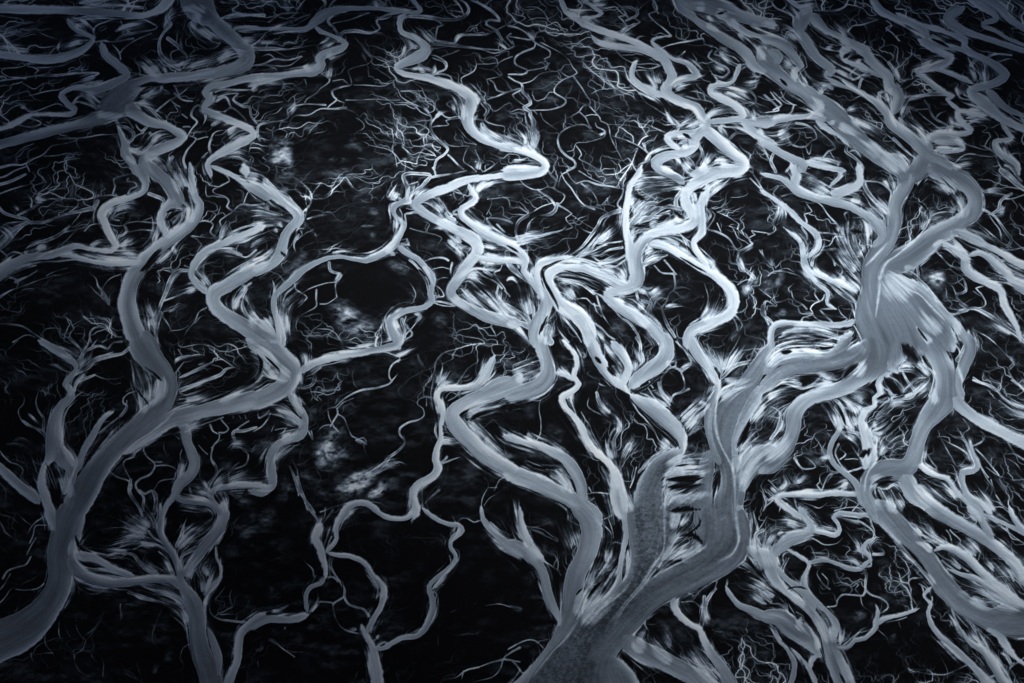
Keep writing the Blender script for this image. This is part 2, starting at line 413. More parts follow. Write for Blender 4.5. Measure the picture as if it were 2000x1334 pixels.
TILES[(0,0)]='''Ra|-6,6,20 20,7,20 60,8,20 90,10,18 108,12,14 118,10,14 128,4,22 135,-6,26
Rb|150,-8,80 155,5,75 165,15,40 175,24,36 185,33,34 193,42,36 190,50,34 175,55,28 150,59,22 125,61,20 110,65,28 98,72,50 88,82,62 78,91,36 60,97,22 40,102,22 20,107,22 -8,115,22
Rc|96,80,40 108,90,26 118,95,22 130,98,16 140,104,18 143,107,18 136,112,22 122,117,26 114,123,28 112,130,26 114,140,26
Rd|79,33,14 82,42,20 90,49,20 97,55,20 99,59,14 90,64,18 75,70,20 60,68,12 50,71,10 48,75,14 53,81,14 58,85,14 55,89,12 45,89,10 25,89,8 18,92,14 5,99,10 -8,101,8
Re|54,15,8 55,19,12 63,25,12 72,29,12 70,34,12 60,41,18 45,45,22 30,46,20 15,44,16 -8,41,16
Rf|92,100,6 95,107,10 98,114,20 98,120,24 103,127,18 107,137,16
Rg|206,59,14 190,62,14 176,65,12 165,67,14 160,72,16 164,77,18 159,84,14 168,89,16 180,94,16 192,99,14 198,104,12 192,110,16 180,115,20 168,122,14 162,128,12 165,137,14
Rh|206,22,8 190,21,8 182,23,8 185,28,8 192,35,8
C 8 5|206,12 185,11 173,14
C 14 10|133,4 130,14 133,19 128,25 124,33 125,42 131,48 140,54
C 8 6|131,30 138,35 142,40 146,45 143,52
C 5 6|134,33 140,38 134,41 134,46 140,52
C 4 7|172,33 168,37 155,38 149,42 148,47 143,53
C 4 6|143,26 141,31 142,37
C 6 6|90,32 95,28 108,25 122,21 110,14 103,13
C 7 5|73,33 80,32 88,32 104,30
C 4 5|88,35 93,41 94,46
C 8 10|55,16 70,14 88,13
C 6 8|88,15 77,19 73,24 74,29
C 3 3|94,41 97,37 108,30 118,26
C 4 4|71,75 78,80 90,78
C 6 5|72,73 62,75 57,80
C 5 4|75,85 68,81 60,79 55,83
C 5 6|55,66 66,62 77,57 62,57 40,59 20,60 -5,64
C 3 3|28,61 27,57 30,55 26,52 21,51 23,49
C 3 4|24,50 15,52 4,53 1,56 8,60 20,61
C 3 3|30,25 38,28 46,31
C 3 2|-3,29 10,26 24,26 30,23 42,20
C 2 2|5,25 18,16 0,12
C 2 2|38,61 38,65 42,67
C 2 3|12,77 25,74 45,70 50,68
C 4 3|18,80 22,87 30,86 44,81 48,82
C 3 4|2,96 16,98 25,99 32,96 24,92 15,93
C 4 3|34,97 42,99 36,95
C 5 4|-4,132 8,129 18,129 26,124 34,120 40,114 50,112 58,110 60,108 45,108
C 4 3|20,128 23,134
C 3 3|60,108 75,106 88,105 92,106
C 3 2|60,108 59,112 63,117
C 2 2|34,122 45,121 55,120 60,127 59,134
C 3 2|5,124 12,120 18,115 26,112
C 10 8|111,103 114,99 118,96
C 8 12|95,107 101,110 104,104 98,99 93,98 90,93
C 6 3|101,112 106,106 112,104
C 3 3|104,100 100,94 96,91
C 4 3|106,97 109,101 112,102
C 8 10|112,128 115,118 119,112 120,107 117,104
C 6 7|110,79 115,76 125,71 126,68
C 6 8|112,82 118,86 127,94 134,99
C 4 7|122,87 125,84 132,78 140,74 148,67
C 5 4|136,73 142,78 150,79
C 4 5|128,73 132,73 128,70
C 4 4|140,75 138,69 136,67
C 4 4|140,83 134,79
C 4 5|145,108 150,100 154,95 149,90 152,83 158,82
C 3 3|130,92 133,88 139,87 136,82
C 3 3|142,89 146,92
C 4 5|143,99 148,99
C 6 7|145,131 143,125 146,118 150,113 153,108 148,106
C 3 3|153,109 162,107
C 5 6|158,98 160,92 160,88
C 8 8|165,121 163,114 165,107 168,103 178,101
C 4 4|160,122 158,123 162,119
C 6 6|170,76 180,73 186,73 182,78 190,83 195,83 196,90 200,96
C 5 5|169,79 176,76 180,83
C 4 4|175,87 181,84 188,89 192,94
C 5 4|168,72 175,70 185,70 200,70
S 16|75,88 90,90 98,88
S 14|110,75 116,74 126,66
S 18|108,83 112,80 118,83
S 20|120,112 122,106 131,104
S 20|112,122 120,122 128,130
S 16|135,122 132,128 136,134
S 14|100,116 108,118 112,112
S 20|180,118 188,108 198,106
S 24|170,122 182,118 196,125
S 14|178,105 182,101 188,97
S 18|165,98 172,93 178,90
S 30|122,57 116,50 106,45
S 10|124,57 121,51 118,47
S 10|130,57 128,53 126,50
S 18|145,53 160,48 176,43
S 24|170,48 178,42 188,40
S 10|135,53 142,50 150,48
S 24|150,26 152,14 158,9
S 26|165,30 155,24 148,19
S 16|128,22 132,14 140,9
S 18|160,8 148,6 140,10
S 14|172,2 185,2 196,1
S 12|173,14 184,12 200,11
S 12|186,24 196,24 206,23
S 18|190,30 196,31 204,31
S 22|62,2 75,1 90,0
S 10|112,6 100,5 85,3
S 16|64,33 60,33 48,38
S 8|45,39 46,34 48,30
S 14|22,40 10,38 -4,35
S 14|75,59 66,63 58,67
S 14|80,63 66,66 56,70
S 14|20,85 12,80 5,85
S 10|18,28 10,32 -4,36
S 12|98,122 104,126 108,128
S 14|58,20 66,20 71,25
S 16|64,15 66,18 70,23
S 12|90,24 100,20 115,17
S 8|170,54 160,57 140,60
S 22|68,73 72,76 76,82
G 26 18|12,78 20,82 26,86
G 30 12|50,124 60,120 80,124 90,128
G 20 20|110,92 120,88
B 14|40,16 22,20 10,22
B 12|110,67 118,66 126,66
B 6|110,83 116,89 122,92
B 6|78,23 82,21
B 5|145,22 146,17 150,16
B 6|88,40 92,43
'''

TILES[(0,333)]='''Rc|116,-6,30 120,0,30 128,7,28 134,14,30 138,22,34 132,26,20 128,30,18 125,38,16 128,46,14 132,52,20
Rc2|148,-6,12 149,2,12 150,10,14 152,20,16 156,26,18 154,34,24 148,42,26 138,50,28 126,58,28 116,67,32 110,74,36 103,84,36 100,94,36 99,104,40 101,114,40 104,124,44 110,136,44
Rf|105,-6,14 109,2,16 113,8,18 113,14,16 108,18,14 98,22,12 86,26,12 80,31,14 79,35,16 82,40,14 84,46,14 87,53,14 90,58,14 87,62,10 80,62,10 70,61,8 60,59,10 50,62,14 40,66,14 25,67,18 15,70,22 8,74,26 -6,83,20
Rf|112,70,12 100,72,14 85,72,12 70,70,8 55,66,10 45,66,8
Rm1|200,75,24 188,83,30 176,90,30 168,94,30 166,102,28 170,108,30 178,114,32 188,120,34 200,128,36 210,134,36
Rm2|206,43,14 190,50,14 178,55,14 166,60,16 157,66,18 152,72,16 149,80,14 151,86,12 156,91,12 162,96,10
Rg|164,-4,10 172,-1,10 186,6,12 198,15,14 210,22,20
Rg|190,-4,20 192,4,22
C 10 8|122,60 120,54 122,46 125,40 126,32 127,26
C 12 9|125,112 122,122 122,134
C 8 10|122,128 120,118 124,108 127,100 130,94 132,88 135,82 140,78 147,78
C 5 5|126,77 132,78 138,80
C 6 6|127,102 138,98 147,94 153,91
C 3 3|120,117 116,108 115,98
C 2 2|110,112 114,113 119,114
C 2 2|111,118 118,119
C 8 6|116,18 122,20 127,22 129,26
C 6 5|-4,6 4,4 12,0 20,-3
C 8 6|-4,12 6,9 20,3
C 4 3|-4,20 8,15 25,10
C 10 7|-4,26 3,33 12,36 20,38 24,41
C 6 5|14,35 22,31 28,27 32,22 30,18 36,14 40,8 37,3 42,4
C 4 3|32,22 42,22 52,21
C 3 3|36,9 32,4 31,0
C 3 3|29,19 24,16 26,12 34,9
C 2 3|27,40 34,37 32,33 34,32
C 10 9|-4,62 2,58 8,52 16,45 22,41 34,40 45,36 52,34 65,31 73,29 76,24
C 4 4|73,26 74,22 80,20 88,19 92,21
C 5 5|88,18 90,12 89,7 95,4 103,2
C 3 3|90,18 93,21 98,19
C 7 5|100,18 102,14 107,12 104,9 99,8 100,6
C 5 4|-4,48 4,42 12,40 22,40
C 9 8|-4,60 4,50 10,46 18,42
C 4 4|2,70 5,67 0,62
C 6 5|4,71 6,66 12,64 18,66
C 10 5|20,64 22,60 28,57 36,55 44,51 50,47 54,43
C 4 3|50,48 57,46 62,42 68,42
C 5 5|48,58 54,52 60,46 67,44 72,36
C 4 3|66,47 70,43 76,42 82,42
C 3 2|56,42 60,38 63,33
C 4 3|84,41 90,43 96,43 102,41 112,40 123,41
C 3 3|112,39 118,37
C 6 7|97,43 99,47 96,50 91,52 91,58
C 3 3|90,52 91,48 88,46
C 3 4|100,48 108,46 120,47
C 2 2|110,50 109,48
C 4 4|87,36 90,32 92,28
C 3 4|93,39 87,37 95,33
C 4 3|70,61 82,62 95,64 100,62
C 8 5|12,76 25,73 40,71 60,69
C 6 4|-4,88 6,82 15,78 28,74
C 10 4|-4,101 8,94 20,89 34,84 48,81 58,78
C 3 2|36,82 44,78 52,76
C 6 3|12,87 20,83 29,78
C 6 4|8,84 14,86 13,91
C 4 5|70,80 74,84 76,90 79,93
C 3 3|79,94 82,88 87,84 94,81
C 4 6|68,88 74,94 79,98 84,104 88,108
C 4 4|79,98 79,94
C 2 2|82,77 86,79
C 4 3|71,134 70,128 74,123 82,123 90,125
C 4 3|60,136 54,130 58,123 63,119
C 3 2|80,134 88,130 95,130
C 6 6|-4,119 8,120 18,122 26,127 34,132 40,136
C 5 5|10,134 20,129 27,130
C 3 3|34,130 33,126 38,122 40,118
C 3 3|126,113 130,119 133,124 131,128
C 3 3|134,125 142,124 147,121
C 4 4|143,130 147,124 152,118 155,110 161,107
C 3 2|152,119 156,114 161,112
C 3 5|128,110 135,108 140,105
C 4 4|122,82 125,86 122,88
C 5 4|177,4 179,8 172,12 166,15 168,18 176,20 179,24 177,28 181,31
C 5 6|206,26 196,27 188,27 182,32 175,36 171,40 174,46 172,50 169,53
C 6 6|170,53 164,48 166,42 160,39 154,40
C 3 3|164,40 168,34 164,32
C 3 3|170,34 172,28 171,27
C 3 3|168,35 174,33 176,36
C 3 3|190,26 193,18 197,12
C 4 3|193,15 200,22
C 4 5|169,53 160,52 150,51
C 6 4|169,54 166,58 162,60
C 6 5|170,52 178,49 188,45 200,42
C 5 5|160,66 163,60 170,56
C 3 3|150,66 147,64
C 3 3|148,69 142,68
C 4 4|149,76 144,74
C 6 5|164,64 172,62 182,64 192,68 200,62
C 4 4|164,90 158,80 154,78
C 5 5|163,92 156,88 151,84
C 6 4|152,80 159,85 164,88
C 5 6|182,106 186,100 190,96 192,92 188,88
C 4 3|191,98 194,103 193,106
C 4 4|190,94 196,88
C 5 4|195,116 202,122
C 10 8|166,90 178,82 192,72 206,62
S 24|130,50 142,42 142,34
S 20|146,40 148,32 140,30
S 16|147,36 149,28 146,25
S 14|128,48 127,40 126,32
S 30|142,14 138,4 134,-4
S 20|146,14 142,6 138,0
S 18|150,18 147,8 144,2
S 16|120,56 122,50 124,44
S 26|108,70 95,64 88,64
S 24|106,68 90,69 78,68
S 22|95,62 100,56 108,52
S 14|104,72 90,70 70,64
S 14|70,60 76,56 82,56
S 22|90,32 98,28 110,33
S 14|82,36 84,30 87,28
S 18|84,34 88,30 92,28
S 14|138,66 135,60 138,56
S 18|122,72 130,66 136,58
S 14|120,116 116,106 115,98
S 18|121,116 117,120 119,126
S 14|55,20 56,10 57,0
S 24|56,20 57,14 60,6
S 14|50,14 50,10 53,6
S 16|172,54 174,46 178,40
S 16|198,108 190,98 185,104
S 24|184,108 184,102 188,96
S 22|200,118 196,110 194,104
S 14|164,90 160,84 156,80
S 14|160,90 158,86 154,84
S 16|186,78 198,72 204,66
S 12|196,74 202,70 206,72
S 30|200,6 196,4 190,6
S 10|189,66 180,63 168,62
S 14|85,105 82,98 78,92
S 18|144,96 150,93 140,96
S 10|132,110 138,107 141,104
S 12|10,52 6,46 2,44
S 10|14,31 12,28 8,25
S 20|28,62 34,60 30,66
S 12|28,20 32,24 36,22
G 30 20|62,26 66,24 68,22
G 30 16|50,12 52,8
G 36 25|100,31 110,32
G 24 18|86,98 88,102
G 30 20|124,94 122,88
G 40 14|176,68 186,74
G 50 18|190,57 194,60
G 20 12|48,110 52,112
G 16 14|72,48 76,50
B 12|131,38 136,34 140,33
B 8|131,32 136,31
B 8|134,44 133,40
B 6|144,13 146,14
B 16|116,70 112,78 124,62
B 8|20,62 28,59
B 7|10,68 14,66
'''

TILES[(0,667)]='''Rc|108,-8,58 112,4,62 120,16,52 128,24,40 131,32,40 130,40,40 127,48,40 118,55,38 108,64,36 98,74,38 85,88,44 74,102,50 66,116,56 60,126,60 55,138,62
Rm1|206,43,36 192,46,36 175,50,34 158,54,30 142,58,34 130,62,36 118,70,36 106,78,30 96,86,30
Rm3|138,60,16 144,68,22 146,78,20 150,88,22 152,96,22 148,104,24 142,108,26 138,114,22 136,120,16 130,128,12 125,138,14
Rm3|136,118,14 140,123,12 150,125,12 162,126,14 170,130,16 174,138,16
Rm4|206,112,14 190,112,12 176,113,12 168,115,10 164,119,14 166,124,10 172,130,8
Rh1|30,-1,14 38,3,16 48,9,20 54,13,16 58,17,10 59,22,8 54,28,12 51,33,14 55,38,16 54,44,18 48,50,20 44,58,24 42,68,30 42,78,36 40,88,26 36,94,14 33,100,12 32,110,18 35,120,20 38,130,20 42,138,20
Rh1|44,82,40 50,92,36 55,98,26 54,108,24 50,118,20
Rh2|88,55,6 82,58,10 77,64,12 73,72,14 68,80,14 64,88,14 61,94,20 57,102,24
Rh3|-6,92,14 0,98,16 8,106,20 18,115,22 26,121,22 30,126,16
C 8 8|60,20 62,14 64,8 60,3 54,-3
C 5 6|60,11 50,6 40,2 30,-1
C 5 5|62,16 66,8 72,5 78,4 84,6 88,1 95,0
C 4 4|64,8 68,3 70,-3
C 4 4|71,6 74,1 76,-2
C 8 12|60,24 68,18 76,14 88,11 96,9 102,4
C 3 3|78,14 82,10 88,8
C 8 6|58,26 64,24 70,20 74,15
C 9 4|58,38 60,32 66,29 74,26
C 3 2|74,26 82,29 92,29 98,25
C 2 2|80,28 88,33 94,32
C 6 3|52,50 57,44 62,40 68,38
C 8 2|48,68 50,60 54,52 60,45
C 5 5|102,15 104,24 105,34 106,38 100,40 96,44 96,48 99,50 98,54 94,58
C 3 3|98,39 102,36
C 3 3|99,46 98,52 92,60 84,66 76,72
C 4 4|107,38 110,46 112,51
C 6 3|94,58 84,66 76,75 70,82
C 4 3|35,74 28,68 20,64 15,58 14,53 18,48 18,42 12,38
C 7 4|35,74 34,70 24,66 18,62
C 6 3|34,68 34,60 30,54 28,48 29,42 31,36
C 3 3|2,18 4,10 8,5 14,-1
C 2 2|40,18 46,20 50,22 55,24
C 3 3|33,95 37,93 40,94
C 6 5|35,96 36,106 38,114
C 4 3|103,85 105,87 104,90 98,92 96,96 99,102 102,108 103,114 100,118
C 6 4|86,102 92,106 98,108 102,110
C 6 7|102,108 101,116 104,122 108,128 111,136
C 5 5|113,80 112,85 115,90 120,94 121,98 117,104 110,107 106,112 109,118 112,122 111,132
C 4 4|109,116 113,119 118,117 122,120 121,126
C 8 8|120,118 122,124 120,134
C 3 3|128,77 128,84 131,90
C 3 4|121,97 128,97 134,98 138,100
C 2 3|120,94 126,94
C 9 3|139,108 140,100 142,92
C 2 2|136,107 130,108 124,110 120,116
C 3 2|141,92 140,88 142,84
C 3 3|134,110 136,106 137,102
C 6 4|149,70 152,68 160,64 168,61 174,59
C 3 3|172,60 175,64 178,68 175,71 171,71
C 3 3|171,71 171,76 167,80 165,86 165,92 168,98
C 5 7|165,92 169,99 168,106 164,110 161,116
C 5 4|164,65 166,70 170,72
C 2 2|157,72 162,77
C 2 2|155,81 162,88
C 3 3|165,83 170,78 176,76
C 2 2|186,57 188,60
C 2 2|191,57 192,60
C 2 2|182,58 181,61
C 6 5|200,67 190,70 183,70 182,74 186,80 190,84 194,88 192,95 186,98 180,100 178,104 180,109
C 4 4|183,70 188,66 194,62
C 4 3|190,84 196,85 200,80
C 4 3|180,100 184,96 187,94
C 3 3|180,109 186,105 194,103
C 4 4|136,72 140,76
C 5 5|148,114 150,120
C 4 3|135,4 136,10 137,15
C 3 3|139,6 142,11
C 4 4|137,16 144,12 152,11 160,13
C 6 2|140,28 150,24 160,19 166,16 167,13
C 10 4|141,38 152,34 162,29 172,26 176,22 182,20
C 3 2|165,18 172,20 176,24
C 2 2|168,15 174,14 180,18
C 2 2|166,14 174,8
C 3 3|140,40 146,42
C 4 2|140,45 148,44
S 30|124,30 123,40 116,50
S 34|112,48 110,36 104,20
S 20|112,54 110,48 107,40
S 22|48,76 47,66 47,56
S 22|55,120 52,112 46,100
S 24|60,96 54,88 48,80
S 20|56,40 54,36 54,32
S 18|66,26 60,33 56,38
S 12|62,20 66,14 68,8
S 12|46,10 54,11 60,11
S 20|164,118 160,112 158,108
S 18|164,120 156,118 150,116
S 14|162,123 150,121 142,119
S 20|178,111 186,106 198,102
S 14|182,110 192,111 202,110
S 22|140,104 142,98 142,92
S 22|168,116 172,108 180,104
S 24|146,68 152,66 160,62
S 20|100,86 120,74 136,68
S 20|172,48 185,40 198,34
S 16|144,46 154,44 164,40
S 10|142,38 152,34 168,28
S 8|141,28 152,23 164,17
S 8|136,16 142,12 156,11
S 20|178,84 186,80 194,84
S 14|196,86 200,82 204,78
S 20|174,132 176,124 172,120
S 10|10,78 18,76 26,84
S 8|5,80 14,80 20,82
S 8|22,56 26,60 30,64
S 6|38,18 44,19 50,22
S 8|145,5 155,8 165,10
S 8|155,18 160,16 162,14
S 6|60,71 61,72 62,72
G 26 24|60,62 66,60 70,56
G 26 20|62,44 68,40
G 30 14|8,78 20,84 28,94
G 26 14|2,92 8,98
G 40 22|172,92 178,96 174,104
G 34 26|180,120 190,126 200,128
G 30 20|90,124 100,130 108,134
G 30 14|76,126 84,132
G 20 12|108,86 106,96
G 30 20|46,106 42,112
G 40 14|150,15 148,18 156,18
G 24 14|180,76 190,76
B 7|114,20 120,25 126,30
B 7|106,36 112,44 115,48
B 6|36,96 40,104 44,116
B 7|138,47 144,46
L 5|122,30 124,38 120,46 112,51 104,58
L 4|60,94 56,104 52,114 46,130
L 4|136,54 128,62 118,70 106,78 96,88 84,100
'''

TILES[(0,1000)]='''Rc|60,-8,64 55,2,66 52,14,64 48,28,58 46,40,50 47,48,48 45,58,50 40,68,54 33,78,60 24,87,70 12,95,80 -8,103,86
Rh1|37,-4,18 40,4,22 43,14,16 44,24,10
Rm3|125,-6,8 126,6,10 125,16,12 130,25,14 136,34,14 139,44,14 141,52,14 144,60,22 150,70,34 154,82,34 154,94,34 156,106,38 160,118,44 164,130,46 166,142,48
Rm4|174,-6,22 174,4,24 168,16,24 160,26,22 152,38,18 146,44,16 142,50,14
Rxa|50,32,40 56,42,30 64,48,24 76,53,20 90,55,18 104,54,16 118,52,16 130,52,16 138,54,20 142,60,20
Rxa|58,34,24 70,34,20 80,39,14 92,46,12 104,50,14
Rm7|160,64,12 166,58,12 172,50,8 172,42,6 169,36,4 168,28,3
Rxb|206,80,18 196,86,16 188,95,16 186,106,16 185,116,16 180,128,18 176,140,20
Rxc|162,90,6 166,100,14 170,112,16 170,124,14 168,136,12
C 9 7|138,26 142,18 144,10 146,4
C 7 9|140,40 143,34 149,30 153,28
C 8 8|160,64 158,54 154,46 156,40
C 6 8|116,15 120,20 128,25 134,30
C 6 4|120,12 118,4 112,-2
C 6 4|122,8 124,2 122,-3
C 4 5|104,29 112,26 122,26 130,30 136,38
C 5 4|136,48 132,40 129,35 124,31
C 8 6|122,48 114,44 108,38 104,33 94,32 84,34
C 4 4|108,50 100,47 94,44
C 7 2|98,50 90,46 80,45 70,44
C 3 2|110,46 106,40 98,36 86,36
C 4 2|114,16 104,19 94,24 82,26 74,24
C 4 2|112,15 102,14 94,12 84,12 76,15
C 4 2|108,14 98,9 90,5 82,2
C 4 2|112,18 104,24 92,28 84,29
C 3 2|116,20 110,19 102,22 94,26
C 5 4|146,90 142,82 136,76 128,72 118,69 108,67 102,62 92,60 85,59 78,63 70,64 63,60
C 7 6|146,84 144,75 140,68 134,64 124,62 116,60 110,57
C 6 3|146,94 142,88 136,82 132,80
C 5 4|100,63 112,66 124,70
C 4 4|206,78 196,86 190,85
C 5 5|190,86 180,85 170,83 164,78 164,72 168,66
C 2 2|172,80 184,80
C 3 3|170,34 168,26 170,22
C 4 3|36,10 28,11 26,18 23,24
C 3 3|28,20 24,26 21,33
C 4 3|35,3 30,6 26,10 20,20
C 3 2|12,0 18,6 24,10
C 4 3|2,52 6,46 14,43 20,41 24,35
C 3 3|8,48 2,58 -2,62
C 4 3|-3,73 4,66 8,60 16,57 22,52 28,44
C 3 3|12,60 20,61 28,60 34,56
C 3 2|-2,74 6,68 12,64 16,66
C 2 2|16,57 24,53 30,49
C 2 2|60,80 59,88 62,96 67,100 72,94 78,86 80,78
C 2 2|67,100 64,108 60,110 58,116 62,124 70,128 80,128 82,133
C 2 2|80,128 81,118 78,112
C 2 2|46,86 46,96 50,102
C 2 2|50,88 54,96 58,99
C 2 2|35,92 36,104 41,110 42,117
C 2 2|35,110 41,110
C 2 2|24,110 26,117
C 2 2|120,88 119,98 124,108
C 3 2|148,103 143,106 141,114 143,118 142,122 134,125
C 2 2|126,76 122,86 119,95
C 2 2|94,72 95,84
C 2 2|98,72 108,73
C 5 5|206,84 196,86
S 34|114,15 104,12 96,4
S 28|116,12 110,6 106,0
S 20|112,17 100,20 86,26
S 18|122,25 112,24 106,16
S 20|114,18 106,20 96,22
S 18|100,32 90,30 78,28
S 14|134,47 132,42 128,36
S 20|124,48 116,44 110,37
S 18|142,24 148,16 158,8
S 26|140,28 146,22 158,14
S 22|142,46 142,38 148,34
S 24|148,52 150,44 158,34
S 16|158,62 158,56 156,50
S 18|160,62 164,54 168,44
S 14|160,74 162,66 168,60
S 18|164,50 160,44 166,40
S 22|142,68 130,64 118,60
S 10|92,47 80,45 68,47
S 14|146,88 142,78 134,74
S 26|62,36 58,26 66,20
S 6|66,96 74,90 80,78
S 6|94,84 95,78 93,72
S 14|120,126 122,120 124,116
S 14|142,10 144,12 146,8
G 40 26|180,14 190,8 200,2
G 40 26|186,22 194,16 202,12
G 30 16|130,120 132,110 134,104
G 24 14|178,114 180,110
G 26 14|88,98 94,94 106,86
G 24 12|90,124 94,126
G 26 14|176,44 180,40 184,46
G 30 12|50,124 44,120
G 40 14|70,50 76,46 84,48
G 40 20|100,44 106,40
G 24 12|128,44 122,38
G 24 12|22,40 24,34
G 20 12|3,36 4,40
G 24 10|190,68 194,72
B 4|144,32 147,30
B 5|136,70 130,67 122,65
B 10|60,20 63,28 70,30
'''

